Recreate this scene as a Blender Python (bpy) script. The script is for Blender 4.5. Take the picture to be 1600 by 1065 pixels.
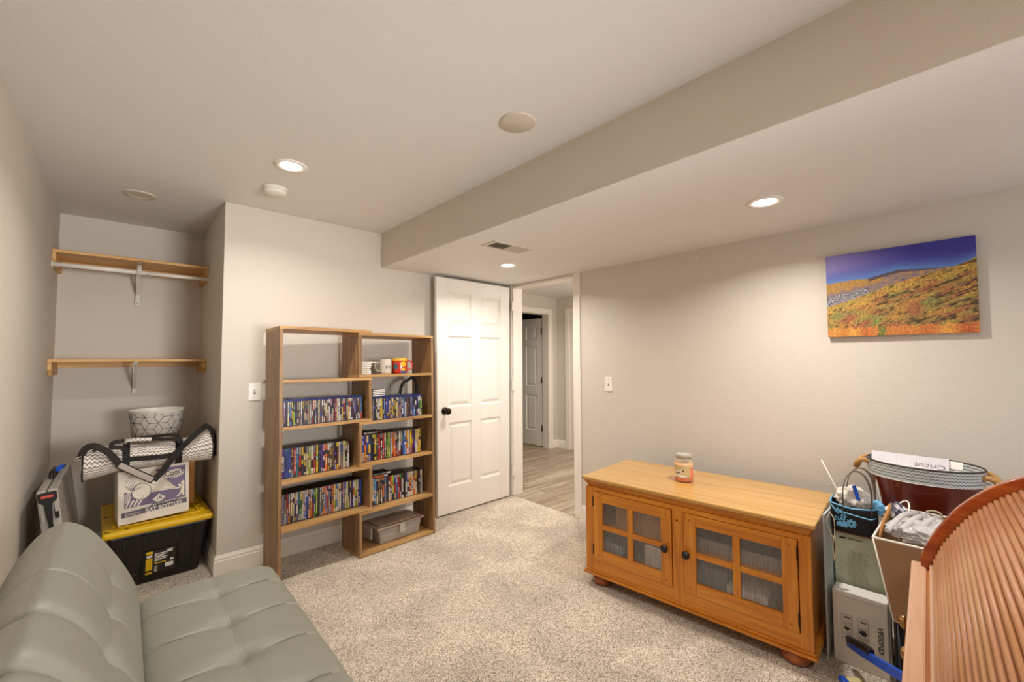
import bpy, bmesh, math, random
from mathutils import Vector, Matrix, noise
random.seed(7)
S = bpy.context.scene
C = S.collection
for o in list(bpy.data.objects): bpy.data.objects.remove(o)
PI = math.pi
R = math.radians

# ---------------------------------------------------------------- camera
cd = bpy.data.cameras.new('camera'); cam = bpy.data.objects.new('camera', cd); C.objects.link(cam)
yaw, pit, rol = R(42.227), R(2.503), R(-0.155)
F_ = Vector((math.sin(yaw)*math.cos(pit), math.cos(yaw)*math.cos(pit), math.sin(pit)))
R_ = Vector((math.cos(yaw), -math.sin(yaw), 0)); U_ = R_.cross(F_)
R2 = R_*math.cos(rol)+U_*math.sin(rol); U2 = -R_*math.sin(rol)+U_*math.cos(rol)
cam.matrix_world = Matrix(((R2.x, U2.x, -F_.x, 0), (R2.y, U2.y, -F_.y, 0), (R2.z, U2.z, -F_.z, 1.36), (0, 0, 0, 1)))
cd.sensor_width = 36; cd.lens = 668.17/1600*36; cd.clip_start = 0.02
S.camera = cam

# ---------------------------------------------------------------- light & exposure
S.view_settings.view_transform = 'Standard'; S.view_settings.look = 'None'
S.view_settings.gamma = 1; S.view_settings.use_curve_mapping = False
S.view_settings.exposure = 0.17
W = bpy.data.worlds.new('world'); S.world = W; W.use_nodes = True
W.node_tree.nodes['Background'].inputs[0].default_value = (0.75, 0.85, 1, 1)
W.node_tree.nodes['Background'].inputs[1].default_value = 1.0
WARM = (1.0, 0.95, 0.89)
LAMP_POWER = 13.5
def area(name, loc, rot, sx, sy, power, col, spread=PI):
    l = bpy.data.lights.new(name, 'AREA'); l.shape = 'RECTANGLE'; l.size = sx; l.size_y = sy
    l.energy = power; l.color = col; l.spread = spread
    o = bpy.data.objects.new(name, l); C.objects.link(o); o.location = loc; o.rotation_euler = rot
    return o
# added cool fill light, set at an unseen window behind the camera
area('added_cool_fill', (1.7, -1.66, 1.35), (R(90), 0, 0), 1.5, 1.1, 14, (0.78, 0.89, 1.0))
# added fill light aimed up at the ceiling from just under the camera
area('added_ceiling_fill', (0.02, 0.05, 1.15), (R(205), 0, 0), 0.35, 0.35, 9, (1.0, 0.97, 0.95), R(85))
area('added_front_fill', (1.3, -1.5, 1.25), (R(89), 0, R(14)), 0.9, 0.8, 22, (1.0, 0.98, 0.96), R(75))  # added fill from behind the camera, for closet and left wall
area('hall_area_light', (4.1, 1.7, 1.6), (R(90), 0, 0), 1.2, 1.4, 20, (1.0, 0.94, 0.87))  # warm area light at the near end of the windowless hall, out of view

# ---------------------------------------------------------------- materials
def lin(h):
    if isinstance(h, str):
        h = h.lstrip('#'); v = [int(h[i:i+2], 16)/255 for i in (0, 2, 4)]
    else: v = [x/255 for x in h]
    return tuple([(x/12.92 if x <= .04045 else ((x+.055)/1.055)**2.4) for x in v]+[1])
class NT:
    def __init__(s, name):
        s.m = bpy.data.materials.new(name); s.m.use_nodes = True; s.t = s.m.node_tree
        s.b = s.t.nodes['Principled BSDF']
    def n(s, t, **k):
        x = s.t.nodes.new(t)
        for a, v in k.items():
            if a.startswith('_'): setattr(x, a[1:], v)
            else: x.inputs[a.replace('0_', '')].default_value = v
        return x
    def l(s, a, b): s.t.links.new(a, b)
def plain(name, col, rough=.5, metal=0, bump=0, bscale=200, var=0, vscale=8, spec=None, coat=0, trans=0, emit=0, alpha=1, sheen=0):
    N = NT(name); b = N.b; c = lin(col)
    b.inputs['Base Color'].default_value = c; b.inputs['Roughness'].default_value = rough
    b.inputs['Metallic'].default_value = metal
    if coat: b.inputs['Coat Weight'].default_value = coat
    if trans: b.inputs['Transmission Weight'].default_value = trans
    if spec is not None: b.inputs['Specular IOR Level'].default_value = spec
    if alpha < 1: b.inputs['Alpha'].default_value = alpha
    if sheen: b.inputs['Sheen Weight'].default_value = sheen
    if emit:
        b.inputs['Emission Color'].default_value = c; b.inputs['Emission Strength'].default_value = emit
    tc = N.n('ShaderNodeTexCoord')
    if bump:
        nz = N.n('ShaderNodeTexNoise', Scale=bscale, Detail=3.0); N.l(tc.outputs['Object'], nz.inputs['Vector'])
        bp = N.n('ShaderNodeBump', Strength=bump, Distance=.002); N.l(nz.outputs['Fac'], bp.inputs['Height'])
        N.l(bp.outputs['Normal'], b.inputs['Normal'])
    if var:
        nz = N.n('ShaderNodeTexNoise', Scale=vscale, Detail=4.0); N.l(tc.outputs['Object'], nz.inputs['Vector'])
        mx = N.n('ShaderNodeMix', _data_type='RGBA')
        mx.inputs[6].default_value = tuple(x*(1-var) for x in c[:3])+(1,); mx.inputs[7].default_value = tuple(min(1, x*(1+var)) for x in c[:3])+(1,)
        N.l(nz.outputs['Fac'], mx.inputs[0]); N.l(mx.outputs[2], b.inputs['Base Color'])
    return N.m
def wood(name, cols, axis='x', scale=1.0, rough=.4, fine=.35, coat=0, ring=1.0):
    """grain runs along axis; cols = dark, mid, light"""
    N = NT(name); b = N.b; b.inputs['Roughness'].default_value = rough
    if coat: b.inputs['Coat Weight'].default_value = coat; b.inputs['Coat Roughness'].default_value = .15
    tc = N.n('ShaderNodeTexCoord'); mp = N.n('ShaderNodeMapping')
    sc = [14*scale]*3; sc['xyz'.index(axis)] = 1.1*scale
    mp.inputs['Scale'].default_value = sc; N.l(tc.outputs['Object'], mp.inputs[0])
    n1 = N.n('ShaderNodeTexNoise', Scale=1.6*ring, Detail=5.0, Distortion=1.2); N.l(mp.outputs[0], n1.inputs['Vector'])
    mp2 = N.n('ShaderNodeMapping'); s2 = [160*scale]*3; s2['xyz'.index(axis)] = 5*scale
    mp2.inputs['Scale'].default_value = s2; N.l(tc.outputs['Object'], mp2.inputs[0])
    n2 = N.n('ShaderNodeTexNoise', Scale=1.0, Detail=3.0); N.l(mp2.outputs[0], n2.inputs['Vector'])
    mx = N.n('ShaderNodeMix', Factor=fine); N.l(n1.outputs['Fac'], mx.inputs[2]); N.l(n2.outputs['Fac'], mx.inputs[3])
    rp = N.n('ShaderNodeValToRGB'); e = rp.color_ramp.elements
    e[0].position = .33; e[0].color = lin(cols[0]); e[1].position = .68; e[1].color = lin(cols[2])
    m = e.new(.5); m.color = lin(cols[1])
    N.l(mx.outputs[0], rp.inputs[0]); N.l(rp.outputs[0], b.inputs['Base Color'])
    bp = N.n('ShaderNodeBump', Strength=.12, Distance=.001); N.l(n2.outputs['Fac'], bp.inputs['Height']); N.l(bp.outputs[0], b.inputs['Normal'])
    return N.m
def wallpaint(name, col):
    N = NT(name); b = N.b; b.inputs['Base Color'].default_value = lin(col); b.inputs['Roughness'].default_value = .62
    b.inputs['Specular IOR Level'].default_value = .3
    tc = N.n('ShaderNodeTexCoord')
    n1 = N.n('ShaderNodeTexNoise', Scale=95.0, Detail=2.0); n2 = N.n('ShaderNodeTexNoise', Scale=28.0, Detail=2.0)
    N.l(tc.outputs['Object'], n1.inputs['Vector']); N.l(tc.outputs['Object'], n2.inputs['Vector'])
    a = N.n('ShaderNodeMath', _operation='ADD'); N.l(n1.outputs['Fac'], a.inputs[0]); N.l(n2.outputs['Fac'], a.inputs[1])
    bp = N.n('ShaderNodeBump', Strength=.35, Distance=.0022); N.l(a.outputs[0], bp.inputs['Height']); N.l(bp.outputs[0], b.inputs['Normal'])
    return N.m
def carpet(name, cols):
    N = NT(name); b = N.b; b.inputs['Roughness'].default_value = .95; b.inputs['Specular IOR Level'].default_value = .1
    b.inputs['Sheen Weight'].default_value = .2
    tc = N.n('ShaderNodeTexCoord')
    v = N.n('ShaderNodeTexVoronoi', Scale=260.0); N.l(tc.outputs['Object'], v.inputs['Vector'])
    n1 = N.n('ShaderNodeTexNoise', Scale=190.0, Detail=4.0, Roughness=.8); N.l(tc.outputs['Object'], n1.inputs['Vector'])
    sep = N.n('ShaderNodeSeparateColor'); N.l(v.outputs['Color'], sep.inputs[0])
    mx = N.n('ShaderNodeMix', Factor=.45); N.l(n1.outputs['Fac'], mx.inputs[2]); N.l(sep.outputs[0], mx.inputs[3])
    rp = N.n('ShaderNodeValToRGB'); e = rp.color_ramp.elements
    e[0].position = .3; e[0].color = lin(cols[0]); e[1].position = .66; e[1].color = lin(cols[2]); m = e.new(.46); m.color = lin(cols[1])
    N.l(mx.outputs[0], rp.inputs[0])
    n3 = N.n('ShaderNodeTexNoise', Scale=2.6, Detail=3.0, Distortion=.8); N.l(tc.outputs['Object'], n3.inputs['Vector'])
    r3 = N.n('ShaderNodeMapRange'); r3.inputs[1].default_value = .35; r3.inputs[2].default_value = .65; r3.inputs[3].default_value = .78; r3.inputs[4].default_value = 1.06
    N.l(n3.outputs['Fac'], r3.inputs[0])
    mm = N.n('ShaderNodeMix', _data_type='RGBA', _blend_type='MULTIPLY'); mm.inputs[0].default_value = 1
    N.l(rp.outputs[0], mm.inputs[6]); N.l(r3.outputs[0], mm.inputs[7]); N.l(mm.outputs[2], b.inputs['Base Color'])
    bp = N.n('ShaderNodeBump', Strength=.8, Distance=.006); N.l(mx.outputs[0], bp.inputs['Height']); N.l(bp.outputs[0], b.inputs['Normal'])
    return N.m
def vcol(name, rough=.5, coat=0):
    N = NT(name); b = N.b; b.inputs['Roughness'].default_value = rough
    a = N.n('ShaderNodeAttribute', _attribute_name='Col'); N.l(a.outputs['Color'], b.inputs['Base Color'])
    if coat: b.inputs['Coat Weight'].default_value = coat
    return N.m
def chevron(name, c1, c2, pu, pv, amp, duty=.35, rough=.8, horizontal=True):
    """zigzag stripes printed on cloth or metal: u along, v across, in UV metres"""
    N = NT(name); b = N.b; b.inputs['Roughness'].default_value = rough
    uv = N.n('ShaderNodeUVMap'); sp = N.n('ShaderNodeSeparateXYZ'); N.l(uv.outputs[0], sp.inputs[0])
    pp = N.n('ShaderNodeMath', _operation='PINGPONG'); pp.inputs[1].default_value = pu; N.l(sp.outputs[0], pp.inputs[0])
    ml = N.n('ShaderNodeMath', _operation='MULTIPLY'); ml.inputs[1].default_value = amp/pu; N.l(pp.outputs[0], ml.inputs[0])
    ad = N.n('ShaderNodeMath', _operation='ADD'); N.l(ml.outputs[0], ad.inputs[0]); N.l(sp.outputs[1], ad.inputs[1])
    dv = N.n('ShaderNodeMath', _operation='DIVIDE'); dv.inputs[1].default_value = pv; N.l(ad.outputs[0], dv.inputs[0])
    fr = N.n('ShaderNodeMath', _operation='FRACT'); N.l(dv.outputs[0], fr.inputs[0])
    lt = N.n('ShaderNodeMath', _operation='LESS_THAN'); lt.inputs[1].default_value = duty; N.l(fr.outputs[0], lt.inputs[0])
    mx = N.n('ShaderNodeMix', _data_type='RGBA'); mx.inputs[6].default_value = lin(c1); mx.inputs[7].default_value = lin(c2)
    N.l(lt.outputs[0], mx.inputs[0]); N.l(mx.outputs[2], b.inputs['Base Color'])
    return N.m
def glass(name, col, rough=.05, ior=1.45, ribs=False):
    N = NT(name); b = N.b; b.inputs['Base Color'].default_value = lin(col); b.inputs['Transmission Weight'].default_value = 1
    b.inputs['Roughness'].default_value = rough; b.inputs['IOR'].default_value = ior
    if ribs:
        tc = N.n('ShaderNodeTexCoord'); mp = N.n('ShaderNodeMapping'); mp.inputs['Scale'].default_value = (150, 150, 9); N.l(tc.outputs['Object'], mp.inputs[0])
        nz = N.n('ShaderNodeTexNoise', Scale=1.0, Detail=2.0); N.l(mp.outputs[0], nz.inputs['Vector'])
        bp = N.n('ShaderNodeBump', Strength=.8, Distance=.003); N.l(nz.outputs['Fac'], bp.inputs['Height']); N.l(bp.outputs[0], b.inputs['Normal'])
    return N.m

M = {}
M['wall'] = wallpaint('wall_paint', '#d0c7ba')
M['ceil'] = wallpaint('ceiling_paint', '#e2deda')
M['trim'] = plain('white_trim_paint', '#ece4d8', .38)
M['door'] = plain('white_door_paint', '#ebe4da', .42)
M['carpet'] = carpet('beige_carpet', ('#86765f', '#cdbba2', '#f6eada'))
M['hallcarpet'] = carpet('tan_carpet', ('#86704c', '#a98f66', '#c4aa80'))
M['lens'] = plain('lamp_lens', '#fff6ea', .4, emit=14)
M['white'] = plain('white_plastic', '#eee8dc', .35)
M['offwhite'] = plain('offwhite_plastic', '#cfc4b4', .45)
M['steelwhite'] = plain('white_enamel', '#d9d2c6', .35)
M['black'] = plain('black_plastic', '#141110', .4)
M['blackmatte'] = plain('black_matte', '#171314', .7)
M['darkroom'] = plain('dark_room_shade', '#20242c', .8)  # near-black wall colour carries the darkness of the unlit room
M['brass'] = plain('antique_brass', '#8d7448', .35, metal=1)
M['bronze'] = plain('oil_rubbed_bronze', '#2c1f19', .28, metal=.8)
M['chrome'] = plain('brushed_metal', '#9a9388', .3, metal=1)
M['walX'] = wood('walnut_laminate_x', ('#8f6638', '#b88d57', '#cda66e'), 'x', 1.0, .45)
M['walY'] = wood('walnut_laminate_y', ('#6d492a', '#8f6a44', '#a88358'), 'y', 1.0, .45)
M['walZ'] = wood('walnut_laminate_z', ('#725132', '#957149', '#ad8a5e'), 'z', 1.0, .45)
M['oakX'] = wood('golden_oak_x', ('#b46410', '#d0801c', '#e09c34'), 'x', .8, .3, coat=.25)
M['oakZ'] = wood('golden_oak_z', ('#b46410', '#ce7e1a', '#de9630'), 'z', .8, .3, coat=.25)
M['oakTop'] = wood('pale_oak_top', ('#b98743', '#c99a54', '#d6aa66'), 'x', .7, .25, coat=.4)
M['pine'] = wood('pine_board', ('#c08a48', '#d8a765', '#e6bf85'), 'x', .6, .5, fine=.2)
M['foot'] = wood('reddish_foot', ('#7c3a14', '#9c4e1c', '#b46428'), 'x', .8, .25, coat=.4)
M['cherry'] = wood('cherry_side_panel', ('#7a2a0e', '#a04412', '#b85c20'), 'y', .8, .18, coat=.5)
M['deskX'] = wood('desk_slat_wood', ('#a0683c', '#b98558', '#cc9c6c'), 'x', .9, .5, coat=.04)
M['deskO'] = wood('desk_orange_wood', ('#a2561c', '#b86b28', '#ca8340'), 'x', .9, .35, coat=.1)
M['deskP'] = wood('desk_lip_glare_wood', ('#b88460', '#c89a78', '#d4ab8c'), 'x', .9, .35, coat=.2)  # pale pinkish tone has the glare on the lip painted in
M['leather'] = plain('sage_grey_vinyl', '#8b8a7c', .45, bump=.25, bscale=420, var=.03, vscale=5)
M['leatherseam'] = plain('vinyl_seam', '#8f9083', .45)
def reeded(name):
    N = NT(name); N.t.nodes.remove(N.b); out = N.t.nodes['Material Output']
    tc = N.n('ShaderNodeTexCoord'); mp = N.n('ShaderNodeMapping'); mp.inputs['Scale'].default_value = (170, 170, 9); N.l(tc.outputs['Object'], mp.inputs[0])
    nz = N.n('ShaderNodeTexNoise', Scale=1.0, Detail=2.0); N.l(mp.outputs[0], nz.inputs['Vector'])
    bp = N.n('ShaderNodeBump', Strength=1.0, Distance=.004); N.l(nz.outputs['Fac'], bp.inputs['Height'])
    tr = N.n('ShaderNodeBsdfTransparent'); tr.inputs[0].default_value = (.95, .95, .95, 1)
    df = N.n('ShaderNodeBsdfTranslucent'); df.inputs[0].default_value = (.75, .77, .8, 1); N.l(bp.outputs[0], df.inputs['Normal'])
    gl = N.n('ShaderNodeBsdfGlossy', Roughness=.16); N.l(bp.outputs[0], gl.inputs['Normal'])
    mr = N.n('ShaderNodeMapRange'); mr.inputs[1].default_value = .42; mr.inputs[2].default_value = .62; mr.inputs[3].default_value = .0; mr.inputs[4].default_value = .2; N.l(nz.outputs['Fac'], mr.inputs[0])
    m1 = N.n('ShaderNodeMixShader'); N.l(mr.outputs[0], m1.inputs[0]); N.l(tr.outputs[0], m1.inputs[1]); N.l(df.outputs[0], m1.inputs[2])
    m2 = N.n('ShaderNodeMixShader'); m2.inputs[0].default_value = .10; N.l(m1.outputs[0], m2.inputs[1]); N.l(gl.outputs[0], m2.inputs[2])
    N.l(m2.outputs[0], out.inputs['Surface']); return N.m
M['glass'] = reeded('reeded_glass')
M['clearglass'] = glass('clear_jar_glass', '#ffffff', .02)
M['clearplast'] = plain('clear_plastic', '#cfc8be', .25, alpha=.55)
M['yellow'] = plain('yellow_plastic', '#e0b408', .38)
M['card'] = plain('brown_cardboard', '#a9763f', .8, var=.06)
M['cream'] = plain('cream_cardboard', '#e6dccd', .7, var=.02)
M['purple'] = plain('purple_ink', '#776a86', .7)
M['ink'] = plain('dark_ink', '#2e2b2e', .7)
M['greyink'] = plain('grey_ink', '#6d6774', .7)
M['vc'] = vcol('printed_spine', .4, .3)
M['canvas'] = vcol('printed_canvas', .75)
M['whitefab'] = plain('white_fabric', '#ddd6cc', .85, bump=.3, bscale=60)
M['strap'] = plain('dark_webbing', '#17100d', .75, bump=.3, bscale=500)
M['chev'] = chevron('chevron_cloth', '#e4ddd3', '#85776c', .0105, .0165, .0085, .4)
M['chevmetal'] = chevron('chevron_metal', '#c9cdc8', '#5e6670', .007, .0135, .005, .34, .45)
M['tub'] = plain('reddish_brown_tub', '#561708', .3, var=.35, vscale=14, coat=.4)
M['rope'] = plain('jute_rope', '#b98d55', .9, bump=.6, bscale=150)
M['taupe'] = plain('taupe_plastic', '#93714f', .6)
M['green'] = plain('pale_green_board', '#cfd4b6', .6)
M['plastbag'] = plain('crinkled_clear_plastic', '#d6d2d0', .12, bump=1.0, bscale=35, alpha=.72, coat=.6)
M['blue'] = plain('blue_plastic', '#1d55c4', .35)
M['skyblue'] = plain('sky_blue_trim', '#6fb4dc', .6)
M['boardblue'] = plain('pale_blue_board', '#c6ced0', .5)
M['casegrey'] = plain('silver_grey_plastic', '#a9a49a', .38)
M['brownlayer'] = plain('dark_brown_panel', '#38190e', .5)
M['orange'] = plain('orange_wax', '#e0661c', .35)
M['paper'] = plain('white_paper', '#e9e4db', .7)
M['floral'] = plain('floral_cloth', '#d8d6da', .8)

# ---------------------------------------------------------------- mesh helpers
class MB:
    def __init__(s): s.bm = bmesh.new(); s.uvl = None; s.cl = None
    def uv(s):
        if not s.uvl: s.uvl = s.bm.loops.layers.uv.new('UVMap')
        return s.uvl
    def box(s, lo, hi, mi=0, T=None, taper=None):
        x0, y0, z0 = lo; x1, y1, z1 = hi
        vs = [(x0,y0,z0),(x1,y0,z0),(x1,y1,z0),(x0,y1,z0),(x0,y0,z1),(x1,y0,z1),(x1,y1,z1),(x0,y1,z1)]
        if taper:
            cx, cy = (x0+x1)/2, (y0+y1)/2
            vs = [(cx+(x-cx)*taper, cy+(y-cy)*taper, z) if z == z0 else (x, y, z) for x, y, z in vs]
        v = [s.bm.verts.new(T @ Vector(p) if T else p) for p in vs]
        fs = []
        for f in ((0,3,2,1),(4,5,6,7),(0,1,5,4),(1,2,6,5),(2,3,7,6),(3,0,4,7)):
            q = s.bm.faces.new([v[i] for i in f]); q.material_index = mi; fs.append(q)
        return fs
    def lathe(s, prof, n=24, cx=0, cy=0, sx=1, sy=1, mi=0, T=None, cap=True, smooth=True):
        rings = []
        for r, z in prof:
            rings.append([s.bm.verts.new((T @ Vector((cx+r*sx*math.cos(2*PI*i/n), cy+r*sy*math.sin(2*PI*i/n), z))) if T else (cx+r*sx*math.cos(2*PI*i/n), cy+r*sy*math.sin(2*PI*i/n), z)) for i in range(n)])
        for a, b in zip(rings, rings[1:]):
            for i in range(n):
                f = s.bm.faces.new((a[i], a[(i+1) % n], b[(i+1) % n], b[i])); f.smooth = smooth; f.material_index = mi
        if cap:
            for rg, fl in ((rings[0], True), (rings[-1], False)):
                f = s.bm.faces.new(rg[::-1] if fl else rg); f.material_index = mi
    def sweep(s, path, sec, closed=False, mi=0, smooth=True, up=Vector((0, 0, 1)), capends=True):
        """sec: list of (a,b) offsets along side/up axes; sec may be a function of t"""
        P = [Vector(p) for p in path]; rings = []; n = len(P)
        for i, p in enumerate(P):
            t = (P[(i+1) % n]-P[i-1]) if closed else (P[min(i+1, n-1)]-P[max(i-1, 0)])
            t.normalize(); u = up(i) if callable(up) else up
            sd = t.cross(u)
            if sd.length < 1e-4: sd = t.cross(Vector((1, .1, 0)))
            sd.normalize(); w = sd.cross(t)
            q = sec(i/(n-1)) if callable(sec) else sec
            rings.append([s.bm.verts.new(p+sd*a+w*b) for a, b in q])
        m = len(rings[0]); rr = rings+[rings[0]] if closed else rings
        for a, b in zip(rr, rr[1:]):
            for i in range(m):
                f = s.bm.faces.new((a[i], a[(i+1) % m], b[(i+1) % m], b[i])); f.smooth = smooth; f.material_index = mi
        if not closed and capends:
            s.bm.faces.new(rings[0][::-1]).material_index = mi; s.bm.faces.new(rings[-1]).material_index = mi
    def tube(s, path, r, n=8, **k): s.sweep(path, [(r*math.cos(2*PI*i/n), r*math.sin(2*PI*i/n)) for i in range(n)], **k)
    def ribbon(s, path, w, t, **k): s.sweep(path, [(-w/2, -t/2), (w/2, -t/2), (w/2, t/2), (-w/2, t/2)], smooth=False, **k)
    def prism(s, pts, z0, z1, T=None, mi=0):
        """pts polygon in xy, extruded z0..z1"""
        a = [s.bm.verts.new(T @ Vector((x, y, z0)) if T else (x, y, z0)) for x, y in pts]
        b = [s.bm.verts.new(T @ Vector((x, y, z1)) if T else (x, y, z1)) for x, y in pts]
        n = len(pts)
        s.bm.faces.new(a[::-1]).material_index = mi; s.bm.faces.new(b).material_index = mi
        for i in range(n): s.bm.faces.new((a[i], a[(i+1) % n], b[(i+1) % n], b[i])).material_index = mi
    def grid(s, f, nu, nv, mi=0, smooth=True, uvf=None, closeu=False):
        V = [[s.bm.verts.new(f(i/nu, j/nv)) for j in range(nv+1)] for i in range(nu if closeu else nu+1)]
        uvl = s.uv() if uvf else None
        for i in range(nu):
            for j in range(nv):
                i2 = (i+1) % nu if closeu else i+1
                q = s.bm.faces.new((V[i][j], V[i2][j], V[i2][j+1], V[i][j+1])); q.smooth = smooth; q.material_index = mi
                if uvf:
                    for lp, (a, b) in zip(q.loops, ((i, j), (i+1, j), (i+1, j+1), (i, j+1))): lp[uvl].uv = uvf(a/nu, b/nv)
        return V
    def build(s, name, mats, parent=None, bevel=0, solid=0, sub=0, recalc=True):
        if recalc: bmesh.ops.recalc_face_normals(s.bm, faces=s.bm.faces)
        me = bpy.data.meshes.new(name); s.bm.to_mesh(me); s.bm.free()
        for m in (mats if isinstance(mats, (list, tuple)) else [mats]): me.materials.append(m)
        o = bpy.data.objects.new(name, me); C.objects.link(o)
        if parent: o.parent = parent
        if solid: md = o.modifiers.new('Solid', 'SOLIDIFY'); md.thickness = solid; md.offset = 0
        if bevel:
            md = o.modifiers.new('Bevel', 'BEVEL'); md.width = bevel; md.segments = 2; md.limit_method = 'ANGLE'; md.angle_limit = R(40)
        if sub: md = o.modifiers.new('Sub', 'SUBSURF'); md.levels = sub; md.render_levels = sub
        return o
def tag(o, label=None, cat=None, group=None, kind=None):
    if label: o['label'] = label
    if cat: o['category'] = cat
    if group: o['group'] = group
    if kind: o['kind'] = kind
    return o
def empty(name, loc=(0, 0, 0), rz=0, label=None, cat=None, group=None, kind=None, mat=None):
    o = bpy.data.objects.new(name, None); C.objects.link(o); o.empty_display_size = .05
    if mat is not None: o.matrix_world = mat
    else: o.location = loc; o.rotation_euler = (0, 0, rz)
    return tag(o, label, cat, group, kind)
def one(name, mats, lo, hi, parent=None, bevel=0, taper=None):
    m = MB(); m.box(lo, hi, taper=taper); return m.build(name, mats, parent, bevel)
def text(name, s, size, mat, M4, parent, ext=.0004, align='CENTER', bold=0, sx=1.0):
    cu = bpy.data.curves.new(name, 'FONT'); cu.body = s; cu.size = size; cu.extrude = ext; cu.align_x = align; cu.align_y = 'CENTER'; cu.offset = bold
    cu.resolution_u = 3
    t = bpy.data.objects.new(name, cu); C.objects.link(t)
    dg = bpy.context.evaluated_depsgraph_get(); me = bpy.data.meshes.new_from_object(t.evaluated_get(dg))
    bpy.data.objects.remove(t); me.transform(M4 @ Matrix.Diagonal((sx, 1, 1, 1))); me.materials.clear(); me.materials.append(mat)
    o = bpy.data.objects.new(name, me); C.objects.link(o); o.parent = parent
    return o
def frameM(o, x, y, z=None):
    x = Vector(x).normalized(); y = Vector(y).normalized(); z = x.cross(y)
    return Matrix(((x.x, y.x, z.x, o[0]), (x.y, y.y, z.y, o[1]), (x.z, y.z, z.z, o[2]), (0, 0, 0, 1)))
def cat_rom(P, n=6, closed=False):
    P = [Vector(p) for p in P]; out = []; m = len(P)
    for i in range(m if closed else m-1):
        g = lambda k: P[k % m] if closed else P[max(0, min(m-1, k))]
        a, b, c, d = g(i-1), g(i), g(i+1), g(i+2)
        for k in range(n):
            t = k/n; out.append(.5*((2*b)+(c-a)*t+(2*a-5*b+4*c-d)*t*t+(3*b-a-3*c+d)*t**3))
    if not closed: out.append(P[-1])
    return out

# ---------------------------------------------------------------- room shell
XL, XC, XB, XR = -0.36, 0.468, 1.554, 2.936
YB, YC, HC, HL, YN = 3.317, 4.366, 2.406, 2.121, -1.72
def wall(name, lo, hi, mat='wall'): return tag(one(name, M[mat], lo, hi), kind='structure')
wall('floor', (XL-.1, YN-.1, -.1), (XR, YC+.1, 0), 'carpet')
wall('wall_left', (XL-.1, YN, 0), (XL, YC+.1, HC))
wall('wall_closet_back', (XL, YC, 0), (XC, YC+.1, HC))
m = MB(); m.box((XC, YB, 0), (XR, YB+.1, HC)); m.box((XC, YB+.1, 0), (XC+.1, YC+.1, HC))
tag(m.build('wall_back', M['wall'], bevel=.004), kind='structure')
m = MB(); DY0, DY1, DH = 2.41, 3.225, 2.105
m.box((XR, YN, 0), (XR+.115, DY0, HC)); m.box((XR, DY0, DH), (XR+.115, DY1, HC)); m.box((XR, DY1, 0), (XR+.115, 4.6, HC))
tag(m.build('wall_right', M['wall']), kind='structure')
m = MB()   # unseen wall behind the camera, with an opening for the added window
for lo, hi in (((XL, YN-.1, 0), (.95, YN, HC)), ((2.45, YN-.1, 0), (XR, YN, HC)), ((.95, YN-.1, 0), (2.45, YN, .8)), ((.95, YN-.1, 1.9), (2.45, YN, HC))): m.box(lo, hi)
tag(m.build('wall_front', M['wall']), kind='structure')
wn = empty('added_window_1', (1.7, YN-.05, .8), kind='structure')  # window out of view, added to go with the cool fill
m = MB(); m.box((-.75, -.04, 0), (-.69, .04, 1.1)); m.box((.69, -.04, 0), (.75, .04, 1.1)); m.box((-.69, -.04, 0), (.69, .04, .06)); m.box((-.69, -.04, 1.04), (.69, .04, 1.1)); m.box((-.02, -.03, .06), (.02, .03, 1.04))
m.build('window_frame', M['trim'], wn)
for k in (-1, 1): one('window_pane', M['clearglass'], (min(k*.02, k*.69), -.004, .06), (max(k*.02, k*.69), .004, 1.04), wn)
wall('ceiling', (XL-.1, YN-.1, HC), (XB, YC+.1, HC+.1), 'ceil')
m = MB(); m.box((XB, YN, HL), (XR, YB, HC+.1))
fs = m.bm.faces[:]
so = m.build('ceiling_soffit', [M['ceil'], M['wall']], bevel=.003); tag(so, kind='structure')
for p_ in so.data.polygons:
    if abs(p_.normal.x) > .9: p_.material_index = 1
# baseboards with a stepped moulding
def baseboard(name, path, mat='trim'):
    """path of (x, y) points, room on the right-hand side"""
    prof = [(0, 0), (.014, 0), (.014, .083), (.010, .09), (.011, .1), (.007, .108), (.004, .118), (0, .12)]
    m = MB(); P = [Vector((x, y, 0)) for x, y in path]; rings = []
    for i, p in enumerate(P):
        d0 = (P[i]-P[i-1]).normalized() if i else (P[1]-P[0]).normalized()
        d1 = (P[i+1]-P[i]).normalized() if i < len(P)-1 else d0
        n0 = Vector((d0.y, -d0.x, 0)); n1 = Vector((d1.y, -d1.x, 0)); nn = (n0+n1); nn /= max(.3, nn.length_squared/2)
        rings.append([m.bm.verts.new(p+nn*a+Vector((0, 0, z))) for a, z in prof])
    for a, b in zip(rings, rings[1:]):
        for i in range(len(prof)): m.bm.faces.new((a[i], a[(i+1) % len(prof)], b[(i+1) % len(prof)], b[i]))
    m.bm.faces.new(rings[0]); m.bm.faces.new(rings[-1])
    return tag(m.build(name, M[mat]), kind='structure')
baseboard('baseboard_left', [(XL, YN), (XL, YC)])
baseboard('baseboard_closet', [(XL+.014, YC), (XC-.014, YC)])
baseboard('baseboard_back', [(XC, YC-.014), (XC, YB), (XR, YB)])
baseboard('baseboard_right', [(XR, DY0-.065), (XR, YN)])
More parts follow.
